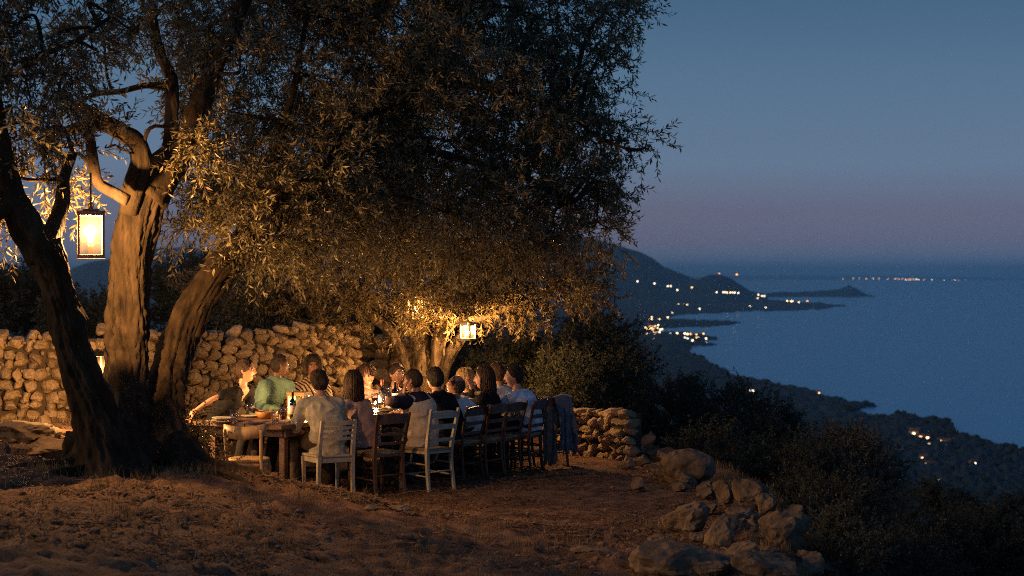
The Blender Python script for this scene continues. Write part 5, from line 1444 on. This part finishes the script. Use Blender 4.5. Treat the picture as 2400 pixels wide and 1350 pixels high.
def person(label, hip, headp, tface, hface, skin='light', hair='dark', hstyle='short', top=None, sleeve='short', collar=True, female=False,
           lh=None, rh=None, lpole=None, rpole=None, pitch=0.0, roll=0.0, seat=.46, trousers=None, vest=None, vneck=0.0, smile=False, hem=0.0, hs=1.06, shave=0.0, sc=1.0, sface=None, hair_len=.3, hand_l=None, hand_r=None, seed=1, broad=1.0, up=None):
    rng = np.random.default_rng(seed)
    f = np.array([tface[0], tface[1], 0.]); f = unit(f); r = np.array([f[1], -f[0], 0.]); z = np.array([0, 0, 1.])
    sf = unit(np.array([*(sface or tface), 0.])); sr = np.array([sf[1], -sf[0], 0.])
    w = (.90 if female else 1.0) * broad * sc
    pelv = np.array([hip[0], hip[1], seat + .095])
    Hc = np.array(headp, float); Rh = rot_head(hface, pitch, roll); hf = Rh @ np.array([0, 1., 0]); hu = Rh @ np.array([0, 0, 1.])
    neck = Hc - hf * .030 * hs - hu * .125 * hs - z * .022 * sc - sf * .02
    S = neck - z * .042 * sc - sf * .008
    # spine: bows backwards a little between seat and shoulders
    L = np.linalg.norm(S - pelv)
    bow = -f * (.05 + .10 * max(0, np.dot(S - pelv, f)))
    c1 = pelv + z * L * .42 + bow; c2 = S - unit(S - pelv + z * .25) * L * .30 + bow * .5
    tt = np.linspace(0, 1, 13)[:, None]
    spine = (1 - tt) ** 3 * pelv + 3 * (1 - tt) ** 2 * tt * c1 + 3 * (1 - tt) * tt ** 2 * c2 + tt ** 3 * S
    sd = unit((1 - tt) * r + tt * sr)
    ta = np.linspace(0, 1, 13)
    if female: A = np.interp(ta, [0, .15, .45, .7, .88, 1], [.175, .172, .128, .150, .160, .10]); Bd = np.interp(ta, [0, .15, .45, .7, .88, 1], [.125, .12, .095, .118, .092, .07])
    else: A = np.interp(ta, [0, .15, .45, .7, .88, 1], [.165, .168, .150, .175, .182, .11]); Bd = np.interp(ta, [0, .15, .45, .7, .88, 1], [.120, .12, .108, .122, .098, .075])
    A = A * w; Bd = Bd * w
    def torso(mb, g, t0=0.0, t1=1.0, hemdrop=0.0):
        k = (ta >= t0 - 1e-6) & (ta <= t1 + 1e-6)
        p, a, b, s = spine[k], A[k] + g, Bd[k] + g, sd[k]
        if hemdrop:
            dv = unit(p[0] - p[1]) * .3 + np.array([0, 0, -1.0]); dv = unit(dv)
            p = np.vstack([p[0] + dv * hemdrop - f * .01, p]); a = np.concatenate([[a[0] * 1.03], a]); b = np.concatenate([[b[0] * 1.06], b]); s = np.vstack([s[:1], s])
        mb.add(*tube(p, a, b, n=24, side=s, round_caps=not hemdrop))
    shl = S - sr * .165 * w - z * .028; shr = S + sr * .165 * w - z * .028
    if lh is None: lh = pelv + f * .46 - r * .14 + z * (.80 - pelv[2])
    if rh is None: rh = pelv + f * .46 + r * .14 + z * (.80 - pelv[2])
    L1, L2 = .285 * sc, .25 * sc
    el, lh = ik(shl, np.array(lh, float), L1, L2, np.array(lpole if lpole is not None else -r * .6 - z * .8 - f * .25))
    er, rh = ik(shr, np.array(rh, float), L1, L2, np.array(rpole if rpole is not None else r * .6 - z * .8 - f * .25))
    arms = [(shl, el, lh, -1), (shr, er, rh, 1)]
    ka = .86 if female else 1.0
    def arm(mb, a, e, h, g, t_end=2.0, n=14):
        """t 0..1 upper arm, 1..2 forearm"""
        pts = [a - (S - a) * .0, a * .5 + e * .5, e * .97 + a * .03, e * .55 + h * .45, h]
        ts = [0, .5, 1.0, 1.45, 2.0]; rr = [.056, .047, .040, .039, .026]
        path = spline(np.array([[*q, t_, r_] for q, t_, r_ in zip(pts, ts, rr)]), 5)
        path = path[path[:, 3] <= t_end + 1e-6]
        mb.add(*tube(path[:, :3], path[:, 4] * ka * w + g, n=n, round_caps=True))
    # legs
    legs = []
    for s_ in (-1, 1):
        hj = pelv + r * s_ * .088 * w - z * .01
        kn = hj + f * .42 * sc + r * s_ * (.05 + .05 * rng.random()) + z * (.02)
        an = np.array([*(kn + f * rng.uniform(-.12, .06))[:2], .085])
        an[2] = gz(an[0], an[1]) + .085
        legs.append((hj, kn, an))
    # body: torso, neck, arms, legs as one continuous surface
    mb = MB()
    torso(mb, -.004)
    mb.add(*tube([S + z * .0, neck, neck * .5 + (Hc - hf * .012) * .5, Hc - hf * .012], np.array([.078, .058, .052, .052]) * (.9 if female else 1.0), n=14))
    for a, e, h, s_ in arms: arm(mb, a, e, h, 0); mb.add(*tube([S - z * .02, a], [.06 * w, .055 * w], n=12, round_caps=True))
    for hj, kn, an in legs:
        mb.add(*tube(spline(np.array([[*hj, .085], [*(hj * .5 + kn * .5), .074], [*kn, .056], [*(kn * .6 + an * .4), .054], [*an, .036]]), 4)[:, :3], np.interp(np.linspace(0, 1, 17), [0, .25, .5, .7, 1], [.085, .074, .056, .054, .036]) * w, n=12, round_caps=True))
    V, Q, _ = remesh(mb, .014, 8)
    body = MB().add(V, Q, 0)
    hv, hq, hd = HEAD[female]
    hV = (hv * hs * sc) @ Rh.T + Hc
    body.add(hV, hq, 0)
    def hp(p): return (np.array(p) * hs * sc) @ Rh.T + Hc
    for s_ in (-1, 1):      # ears
        v, fc = ico(2); v = v * np.array([.010, .020, .031]); v[:, 0] += .004 * np.abs(v[:, 1] / .02)
        a = .35 * s_; v = rotz(v, a) + np.array([s_ * .075, -.008, .004]); body.add(hp(v), fc, 0)
        v, fc = ico(2)
        body.add(hp(v * .0125 + np.array([s_ * .031, .0735, .020])), fc, 1); body.add(hp(v * np.array([.0065, .004, .0065]) + np.array([s_ * .031, .0842, .020])), fc, 2)
        bp = np.array([[s_ * .014, .0915, .037], [s_ * .028, .0905, .0425], [s_ * .046, .079, .038]]); body.add(hp(tube(spline(bp, 4), [.0035, .0038, .004, .004, .004, .0038, .003, .0025, .002], n=6)[0]), tube(spline(bp, 4), .003, n=6)[1], 4)
        lid = np.array([[s_ * .018, .0815, .021], [s_ * .031, .0875, .0285], [s_ * .044, .078, .021]]); v_, f_ = tube(spline(lid, 3), .0032, n=6); body.add(hp(v_), f_, 0)
    up_ = .004 if smile else 0.0
    for zz, rr in ((-.0525, .0040), (-.0615, .0048)):
        mp = np.array([[-.024, .074, -.056 + up_ * 1.6], [-.012, .0905, zz - up_ * .2], [0, .0955, zz - up_ * .5 + .001], [.012, .0905, zz - up_ * .2], [.024, .074, -.056 + up_ * 1.6]])
        v_, f_ = tube(spline(mp, 3), np.interp(np.linspace(0, 1, 13), [0, .5, 1], [.0015, rr, .0015]), n=6); body.add(hp(v_), f_, 3)
    if smile:
        mp = np.array([[-.018, .082, -.056], [0, .0945, -.0575], [.018, .082, -.056]]); v_, f_ = tube(spline(mp, 4), [.001, .003, .0035, .004, .004, .004, .0035, .003, .001], n=6); body.add(hp(v_), f_, 5)
    for (a, e, h, s_), spec in zip(arms, (hand_l, hand_r)):
        spec = spec or {}
        d = np.array(spec.get('d', unit(h - e) * .8 + f * .3 - z * .1)); pn = np.array(spec.get('pn', -z + .2 * (-r * s_)))
        hand(body, h, d, pn, spec.get('curl', .45), side=(-1 if s_ > 0 else 1), s=.88 if female else .98)
    root = empty('person', (pelv[0], pelv[1], gz(pelv[0], pelv[1])), 0, label, 'person', 'dinner guests around the table')
    org = np.array(root.location)
    def fin(mbq, name, mats, parent=root, smooth=True):
        mbq.v = [v - org for v in mbq.v]; return mbq.build(name, mats, parent, smooth)
    fin(body, 'body', [SK[skin], m_eye, m_iris, m_lip, HM[hair] if hair != 'blond' else HM['brown'], m_teeth])
    # garments
    def cloth(parts, name, mtl, voxel=.013, wr=.013, cut=None, sm=4):
        mb = MB(); parts(mb); V, Q, No = remesh(mb, voxel, sm)
        q = V * np.array([1, 1, .55])
        wv = fbm(q * 9 + seed * 3, 2, seed) * .6 + (1 - np.abs(vnoise(q * np.array([11, 11, 20]) + 1.5 * vnoise(q * 5, seed)[:, None] + seed, seed + 4)) * 2.2) * .75
        V = V + No * (wr * wv)[:, None]
        if cut is not None:
            k = ~cut(V)[Q].all(axis=1); Q = Q[k]
        return fin(MB().add(V, Q), name, mtl)
    t_end = {'short': .62, 'none': .12, 'long': 1.92, 'elbow': 1.0}[sleeve]
    def shirt(mb):
        torso(mb, .012, 0, 1, hem)
        for a, e, h, s_ in arms:
            arm(mb, a, e, h, .013 + (.006 if sleeve == 'short' else 0), t_end); mb.add(*tube([S - z * .02, a], [.075 * w, .066 * w], n=12, round_caps=True))
    cut = None
    if vneck:
        cf = sf; base = S + cf * .06
        def cut(V):
            dv = V - S; fx = dv @ cf; lx = np.abs(dv @ sr); hz = V[:, 2] - (S[2] - vneck)
            return (fx > -.02) & (hz > 0) & (lx < .012 + hz * .62)
    sh_o = cloth(shirt, 'shirt', top, cut=cut)
    if collar:
        c0 = neck - z * .030 - sf * .004; mbc = MB()
        a = np.linspace(.30, 2 * np.pi - .30, 22)
        def ringp(rad, hh, tilt=.02): return np.stack([c0 + sr * (rad * 1.02 * np.sin(t_)) + sf * (rad * np.cos(t_) - .004) + z * (hh + tilt * (-np.cos(t_))) for t_ in a])
        R0, R1, R2, R3 = ringp(.066, -.012), ringp(.062, .030), ringp(.067, .032), ringp(.086, -.014)
        V_ = np.vstack([R0, R1, R2, R3]); q_ = []
        for k_ in range(3):
            for j_ in range(21): q_.append((k_ * 22 + j_, k_ * 22 + j_ + 1, k_ * 22 + 23 + j_, k_ * 22 + 22 + j_))
        co = fin(mbc.add(V_, q_), 'collar', top, sh_o); md = co.modifiers.new('t', 'SOLIDIFY'); md.thickness = .004
    if vest is not None:
        def vs(mb):
            torso(mb, .022, 0, .93, .10)
            for a in (shl, shr): mb.add(*tube([S - z * .03, a * .75 + S * .25], [.078 * w, .07 * w], n=12, round_caps=True))
        cloth(vs, 'vest', vest, wr=.009)
    def tr(mb):
        torso(mb, .008, 0, .25)
        for hj, kn, an in legs:
            pts = spline(np.array([hj, hj * .5 + kn * .5, kn, kn * .5 + an * .5, an - z * .02]), 4)
            mb.add(*tube(pts, np.interp(np.linspace(0, 1, 17), [0, .25, .5, .7, 1], [.100, .088, .072, .070, .062]) * w, n=12, round_caps=True))
    cloth(tr, 'trousers', trousers or m_trouser, .016, .007)
    for hj, kn, an in legs:
        g0 = gz(an[0], an[1]); q0 = np.array([an[0], an[1], g0])
        pth = np.array([q0 - f * .07 + z * .04, q0 + z * .05, q0 + f * .07 + z * .042, q0 + f * .15 + z * .030, q0 + f * .19 + z * .025])
        fin(MB().add(*tube(pth, [.030, .036, .042, .042, .028], [.038, .050, .040, .030, .020], n=12, side=r, round_caps=True)), 'shoe', m_shoe)
    # ---- hair
    M = HM[hair]; hmb = MB()
    d = hd; lonf = np.arctan2(np.abs(d[:, 0]), d[:, 1])        # 0 front .. pi back
    zl = np.interp(lonf, [0, .35, .75, 1.05, 1.45, 1.75, 2.1, 3.15], [.62, .60, .42, .16, -.02, -.22, -.62, -.70]) - (.04 if hstyle != 'short' else 0)
    if shave: zl = zl + shave * np.interp(lonf, [0, .8, 1.4], [1, .5, 0])
    mask = sstep(zl - .05, zl + .14, d[:, 2])
    if hstyle == 'bald': mask = mask * (1 - sstep(.35, .75, d[:, 2] + .35 * d[:, 1]))
    thick = dict(short=.017, crop=.007, bald=.005, long=.022, bob=.026, bun=.014, tousled=.026)[hstyle]
    nz = fbm(d * 5 + seed, 3, seed); st = vnoise(np.stack([d[:, 0] * 16, d[:, 1] * 16, d[:, 2] * 5], -1), seed)
    topv = np.interp(d[:, 2], [.2, 1], [1, 1.35])
    th = thick * topv * (1 + .30 * nz + .22 * st)
    nrm = unit(hv / np.array([.0745, .095, .118]) ** 2)
    cv = hv + nrm * (mask * th - (1 - mask) * .006)[:, None]
    keep = (mask[hq] > .02).any(axis=1)
    hmb.add((cv * hs * sc) @ Rh.T + Hc, hq[keep])
    def strands(n, az0, az1, len0, len1, wave, rad, lift=.016, start=(.35, 1.0), front_drop=True):
        for k in range(n):
            az = rng.uniform(az0, az1) * (1 if rng.random() < .5 else -1)
            ph0 = rng.uniform(*start); ph = np.linspace(ph0, 1.62, 6)
            rr = 1 + rng.uniform(.02, .2)
            pts = np.stack([np.sin(az) * np.sin(ph) * .0745 * rr, np.cos(az) * np.sin(ph) * .10 * rr, np.cos(ph) * .118 * rr + .004], -1) + np.array([0, 0, 0])
            pts *= (1 + lift / .1)
            L_ = rng.uniform(len0, len1)
            tq = np.linspace(0, 1, 8)[1:, None]
            last = pts[-1]; fall = last * np.array([1, 1, 1]) + np.array([0, 0, -1]) * tq * L_ + last * np.array([.18, .18, 0]) * np.sin(tq * 2.4) + rng.normal(0, .008, (7, 3)) * tq
            fall[:, 0] += wave * np.sin(tq[:, 0] * rng.uniform(8, 14) + rng.uniform(0, 6)) * tq[:, 0]; fall[:, 1] += wave * np.cos(tq[:, 0] * rng.uniform(8, 14) + rng.uniform(0, 6)) * tq[:, 0]
            al = np.vstack([pts, fall])
            # long hair falls straight down in world space below the head
            Wp = (al * hs * sc) @ Rh.T + Hc
            k0 = 6
            Wp[k0:] = Wp[k0 - 1] + (Wp[k0:] - Wp[k0 - 1]) * .35 + np.array([0, 0, -1.0]) * (L_ * hs * tq) * .65
            hmb.add(*tube(Wp, rad * np.interp(np.linspace(0, 1, 13), [0, .3, .8, 1], [.7, 1, .8, .15]), rad * .5, n=5))
    if hstyle == 'long': strands(520, 1.45, 3.14, hair_len * .4, hair_len, .020, .0056, .012); strands(14, 1.2, 1.45, hair_len * .4, hair_len * .8, .02, .006, .010)
    if hstyle == 'bob': strands(130, .85, 3.14, hair_len * .5, hair_len, .010, .012)
    if hstyle == 'tousled': strands(60, 0, 3.14, .0, .01, .004, .007, .012, (.1, 1.2))
    if hstyle == 'bun':
        v, fc = ico(3); v = v * (1 + .08 * vnoise(v * 4, 3))[:, None]
        hmb.add(((v * np.array([.034, .040, .036]) + np.array([0, -.125, -.045])) * hs) @ Rh.T + Hc, fc)
        for k in range(26):
            az = rng.uniform(-.9, .9); q = np.array([[.06 * math.sin(az), -.07, .06 * math.cos(az)], [.05 * math.sin(az), -.105, .02], [.012 * math.sin(az), -.115, -.04], [.02 * math.sin(az * 2), -.13, -.06 - .05 * rng.random()]])
            hmb.add(*tube((spline(q, 4) * hs) @ Rh.T + Hc, .008, .004, n=5))
    if hstyle == 'short':
        for k in range(70):
            az = rng.uniform(-3.1, 3.1); ph = rng.uniform(.1, 1.25 if abs(az) > 1.0 else .85)
            b = np.array([math.sin(az) * math.sin(ph) * .078, math.cos(az) * math.sin(ph) * .10, math.cos(ph) * .124]); dr = unit(np.array([-b[0] * .2, .9, -.3]) + rng.normal(0, .35, 3)) * .03
            n_ = unit(b); q = np.array([b + n_ * .008, b + n_ * .016 + dr * .5, b + n_ * .012 + dr])
            hmb.add(*tube((q * hs) @ Rh.T + Hc, [.006, .007, .0015], .004, n=4))
    fin(hmb, 'hair', M)
    return root

C_grey = cloth_mat('grey_green_shirt', (.46, .41, .28)); C_mauve = cloth_mat('mauve_top', (.36, .25, .21)); C_navy = cloth_mat('navy_polo', (.020, .020, .032)); C_beige = cloth_mat('beige_vest', (.55, .46, .33))
C_black = cloth_mat('black_cotton', (.012, .012, .014)); C_white = cloth_mat('white_shirt', (.76, .74, .72), (.8, .79, .77)); C_white2 = cloth_mat('pale_shirt', (.70, .68, .63), (.76, .74, .7)); C_dusk_white = cloth_mat('dusk_tinted_white_shirt', (.58, .70, .84), (.66, .76, .88))  # last one: white shirt with the blue dusk light painted into its colour
C_green = cloth_mat('sea_green_shirt', (.115, .20, .165)); C_stripe = cloth_mat('striped_shirt', (.34, .24, .15), stripes=(.015, .012, .012)); C_rose = cloth_mat('dusty_rose_shirt', (.30, .17, .14))

def hipx(px, Y): return (PX(px, Y), Y)
person('man seen from behind in a loose grey green short sleeved shirt', hipx(768, 19.50), P(747, 897, 19.62), (-.45, .89), (-.55, .83), 'tan', 'dark', 'short', C_grey, 'elbow', hem=.14, seed=1, broad=1.14,
       lh=P(712, 1020, 19.75), lpole=(-.6, -.7, -.5), trousers=m_trouser2)
person('woman with long wavy brown hair and mauve top seen from behind', hipx(858, 19.95), P(828, 900, 20.05), (-.7, .7), (-.35, .94), 'light', 'dark', 'long', C_mauve, 'long', collar=False, female=True, hair_len=.30, seed=2, hem=.08)
person('man in beige vest over navy shirt holding a hand to his mouth', hipx(988, 20.15), P(968, 893, 20.15), (-.74, .67), (-.93, .36), 'tan', 'dark', 'crop', C_navy, 'short', vest=C_beige, seed=3, broad=1.08,
       lh=P(946, 926, 19.95), lpole=(-.5, -.4, -1.0), hand_l=dict(d=(.1, .3, 1.0), pn=(.8, .4, .2), curl=.6))
person('dark haired man in a black shirt seen from behind', hipx(1052, 20.9), P(1019, 890, 20.85), (-.72, .69), (-.55, .83), 'tan', 'black', 'short', C_black, 'long', seed=4, broad=1.08)
person('balding man in a white shirt bowing his head over the table', hipx(1103, 21.3), P(1068, 905, 21.05), (-.9, .43), (-.95, .3), 'tan', 'grey', 'bald', C_white, 'long', seed=5, pitch=-.35, shave=.16, hem=.05)
person('woman with long dark curls and black top looking left in profile', hipx(1145, 21.7), P(1133, 888, 21.62), (-.85, .52), (-.995, -.1), 'light', 'dark', 'long', C_black, 'long', collar=False, female=True, hair_len=.26, seed=6)
person('man in a pale shirt half hidden behind the woman with dark curls', hipx(1186, 22.3), P(1164, 878, 22.25), (-.8, .6), (-.62, .78), 'tan', 'brown', 'short', C_white2, 'long', seed=7)
person('young dark haired man in a pale shirt at the right row end looking left', hipx(1240, 22.0), P(1203, 884, 21.95), (-.9, .43), (-.98, -.18), 'light', 'black', 'short', C_dusk_white, 'elbow', seed=8, broad=1.05, hem=.08)
q = TP(4.38, -.35); person('blonde woman seen from behind with a hand to her face', (q[0], q[1]), P(1090, 892, 22.75), (-.8, -.6), (-.45, .89), 'light', 'blond', 'bob', C_black, 'long', collar=False, female=True, hair_len=.10, seed=9,
       rh=P(1106, 912, 22.55), rpole=(.3, -.5, -1), hand_r=dict(d=(-.3, 0, 1), pn=(-.7, .5, .2), curl=.7))
person('woman with low bun leaning in, bare arm braced on the table corner', hipx(512, 20.75), P(577, 870, 20.6), (.9, -.35), (.985, -.17), 'light', 'dark', 'bun', C_black, 'short', collar=False, female=True, seed=10, vneck=.14,
       rh=P(436, 972, 20.15), rpole=(-.3, -.6, .5), seat=.50, hand_r=dict(d=(-.5, -.2, -.8), pn=(-.2, .3, -.9), curl=.5), pitch=-.05)
person('dark skinned man in a sea green shirt looking away to the right', hipx(618, 21.4), P(656, 857, 21.35), (.72, -.69), (.9, .38), 'dark', 'black', 'crop', C_green, 'long', seed=11, seat=.50, broad=1.06)
person('person with dark jaw length hair and striped shirt facing the camera', hipx(702, 22.0), P(733, 862, 21.85), (.5, -.86), (.2, -.98), 'brown', 'black', 'bob', C_stripe, 'long', hair_len=.075, seed=12, seat=.48)
person('fair short haired woman smiling down at the table', hipx(832, 22.8), P(861, 882, 22.55), (.6, -.8), (.38, -.92), 'light', 'brown', 'tousled', C_rose, 'long', female=True, smile=True, seed=13, pitch=-.12, roll=.1)
person('smiling woman with hair drawn back and open black cardigan', hipx(905, 23.3), P(930, 878, 22.95), (.6, -.8), (.62, -.78), 'light', 'dark', 'bun', C_black, 'long', collar=False, female=True, smile=True, seed=14, vneck=.16)
q = TP(4.40, -1.0); person('guest at the far table corner of whom only light brown hair shows', (q[0], q[1]), P(1001, 908, 23.1), (-.3, -.95), (-.3, .95), 'light', 'blond', 'bob', C_mauve, 'long', collar=False, female=True, hair_len=.06, seed=15, sc=.9)
bpy.data.scenes.remove(_tmp)
# ================================================================== lit houses along the coast
m_hwall = mat('house_plaster', (.40, .36, .32), rough=.9); m_hroof = mat('house_roof', (.16, .08, .05), rough=.9)
G_WARM = [glow('house_lamp_%d' % k, c, s) for k, (c, s) in enumerate([((1, .56, .22), 6), ((1, .66, .32), 8), ((1, .80, .56), 5.5), ((1, .46, .18), 4.5), ((.65, .92, .9), 5)])]
_hw = MB().add(*cbox((0, 0, .5), (1.4, 1.0, 1.0), .01)).mesh('wall', m_hwall, False)
_v = np.array([(-.78, -.6, 1.004), (.78, -.6, 1.004), (.78, .6, 1.004), (-.78, .6, 1.004), (-.78, 0, 1.45), (.78, 0, 1.45)]); _hr = MB().add(_v, [(0, 1, 5, 4), (2, 3, 4, 5), (0, 4, 3), (1, 2, 5), (3, 2, 1, 0)]).mesh('roof', m_hroof, False)
_win = {}
def house(px, py, k, size, label, group, lift=0.0, win=.45, Y=None):
    if Y is None: q = land_point(px, py, 1.2 + lift)
    else: q = P(px, py, Y)
    t = empty('house', tuple(q), random.Random(int(px * 7 + py)).uniform(-.5, .5), label, 'house', group)
    s = size * q[1] / F
    t.scale = (s, s, s)
    wl_ = link('wall', _hw, t); link('roof', _hr, t)
    key = (k, win)
    if key not in _win: _win[key] = MB().add(*cbox((0, -.53, .55), (win * 1.2, .05, win), .005)).mesh('lit_window', G_WARM[k], False)
    link('lit_window', _win[key], wl_)
    return t
GT1 = 'lit houses of the bay town'
town = [(1444, 764, 3), (1452, 772, 0), (1461, 768, 0), (1470, 765, 0), (1482, 764, 0), (1493, 763, 1), (1500, 762, 1), (1508, 742, 1), (1496, 730, 2), (1513, 769, 1), (1516, 757, 1), (1521, 758, 1), (1517, 772, 0), (1526, 770, 1), (1527, 749, 1), (1530, 775, 0),
        (1536, 765, 0), (1540, 753, 2), (1545, 749, 1), (1543, 762, 1), (1548, 773, 1), (1551, 772, 1), (1538, 780, 3), (1545, 779, 2), (1496, 779, 2), (1506, 783, 1), (1512, 782, 0), (1526, 782, 0), (1488, 794, 2), (1498, 796, 3), (1532, 796, 2)]
_r = random.Random(9)
town += [(_r.gauss(1522, 20), _r.gauss(766, 10), _r.choice((0, 1, 1, 2, 3))) for _ in range(26)]
for px, py, k in town: house(px, py + 3, k, 4.2, 'tiny lit house in the bright town cluster by the bay', GT1, win=.62)
for px, py, k in [(1570, 783, 4), (1587, 782, 1), (1605, 783, 1), (1612, 784, 1), (1619, 784, 3), (1604, 793, 2), (1612, 795, 4), (1622, 799, 1), (1632, 786, 0), (1632, 793, 1), (1636, 792, 0), (1648, 783, 3), (1654, 795, 2)]:
    house(px, py + 3, k, 4.8, 'tiny lit house on the spit right of the bay town', 'lit houses on the spit', win=.62)
for px, py, k in [(1494, 662, 2), (1534, 667, 2), (1565, 673, 2), (1571, 673, 2), (1621, 676, 0), (1588, 682, 2)]:
    house(px, py, k, 4.4, 'tiny lit house scattered on the mountain foot', 'lights on the mountain foot', win=.55, Y=7050)
for px, py, k in [(1591, 717, 1), (1601, 718, 0), (1611, 718, 1), (1640, 727, 2), (1575, 737, 2)]:
    house(px, py, k, 4.4, 'tiny lit house on the shore below the mountain', 'lights below the mountain', win=.6)
for px, py, k in [(1680, 687, 2), (1695, 687, 2), (1700, 687, 1), (1704, 688, 1), (1711, 688, 1), (1716, 688, 2), (1723, 688, 2), (1730, 689, 2), (1778, 693, 2), (1786, 696, 2), (1791, 696, 2), (1775, 701, 0)]:
    house(px, py, k, 4.2, 'tiny light in the row along the headland', 'lights along the headland row', win=.55, Y=6900)
for px, py, k in [(1845, 708, 1), (1853, 709, 1), (1857, 708, 1), (1872, 711, 2), (1893, 708, 3), (1758, 721, 2), (1795, 724, 2)]:
    house(px, py, k, 4.0, 'tiny lit house on the low headland tip', 'lights on the headland tip', win=.55)
house(1686, 643, 3, 4.0, 'tiny orange light on top of the headland hill', None, win=.5, Y=7150); house(1726, 646, 3, 5.0, 'bright orange light on the right flank of the headland hill', None, win=.6, Y=7150)
rl = random.Random(4)
far = [(2098, 1.0), (2106, 1), (2113, 1), (2122, 1), (2128, 1), (2134, 1), (2140, 1), (2146, 1), (2152, 1), (2165, .7), (2185, .7), (2212, .9), (2232, 1), (2238, 1), (2246, 1), (2262, .8), (2270, .8), (2278, 1), (2292, .7), (2306, .7), (2318, .8), (2000, .5), (2014, .5), (2030, .6), (2046, .6), (2060, .5), (2080, .6), (1975, .45)]
for px, b in far:
    house(px, 654 + (px - 2000) * .022 + rl.uniform(-1, 1), 3 if rl.random() < .6 else 2, 3.4 * (.6 + .5 * b), 'faint light in the row on the far shore', 'lights on the far shore', win=.8, Y=31000)
# nearer farms
for px, py, k, s, w_, lb in [(1755, 921, 2, 8, .5, 'lit house left of a pair on the wooded plain'), (1765, 921, 2, 8, .5, 'lit house right of a pair on the wooded plain'), (1918, 925, 3, 7, .5, 'small orange light near the shore trees'),
        (1520, 921, 1, 9, .45, 'warm lit house just above the broken wall'), (2142, 1026, 1, 16, .3, 'long lit farm wall at the left of the shore houses'), (2158, 1031, 3, 10, .5, 'orange lit house in the shore row'), (2173, 1033, 1, 10, .45, 'yellow lit house in the shore row'),
        (2204, 1041, 1, 10, .45, 'fourth lit house in the shore row'), (2220, 1044, 1, 11, .45, 'yellow lit house at the right of the shore row'), (2239, 1034, 2, 6, .5, 'single white light above the shore row'), (2178, 1046, 2, 7, .45, 'small pale light below the shore row'),
        (2165, 1084, 1, 13, .6, 'house with a big bright yellow window on the lower plain'), (2173, 1093, 2, 8, .5, 'small light beside the bright window house'), (2187, 1094, 0, 7, .5, 'small yellow light right of the bright window house'),
        (2282, 1095, 2, 12, .4, 'pale lit house at the right of the lower plain'), (2203, 1130, 4, 6, .6, 'lone white light on the lower slope')]:
    house(px, py + 3, k, s * 1.0, lb, 'lit farm houses on the plain', win=w_)
# ================================================================== haze over the sea
m_hz = bpy.data.materials.new('sea_haze'); m_hz.use_nodes = True
_nt = m_hz.node_tree; _nt.nodes.clear()
_o = _nt.nodes.new('ShaderNodeOutputMaterial'); _v = _nt.nodes.new('ShaderNodeVolumePrincipled')
_v.inputs['Color'].default_value = (0.68, 0.93, 1.0, 1); _v.inputs['Density'].default_value = 5.6e-5; _v.inputs['Anisotropy'].default_value = 0.65
_nt.links.new(_v.outputs[0], _o.inputs['Volume'])
V, Fc = cbox((0, 74e3, (SEA - 12 + 215.0) / 2), (390e3, 160e3, 215.0 - (SEA - 12)), 0.001)
bx = np.array([[sx, sy, sz] for sx in (-190e3, 190e3) for sy in (-3e3, 75e3) for sz in (SEA - 12, 215.0)])
tag(MB().add(bx, [(0, 1, 3, 2), (4, 6, 7, 5), (0, 4, 5, 1), (2, 3, 7, 6), (0, 2, 6, 4), (1, 5, 7, 3)]).build('haze', m_hz, smooth=False),
    'thin blue evening haze over sea and coast', kind='stuff')
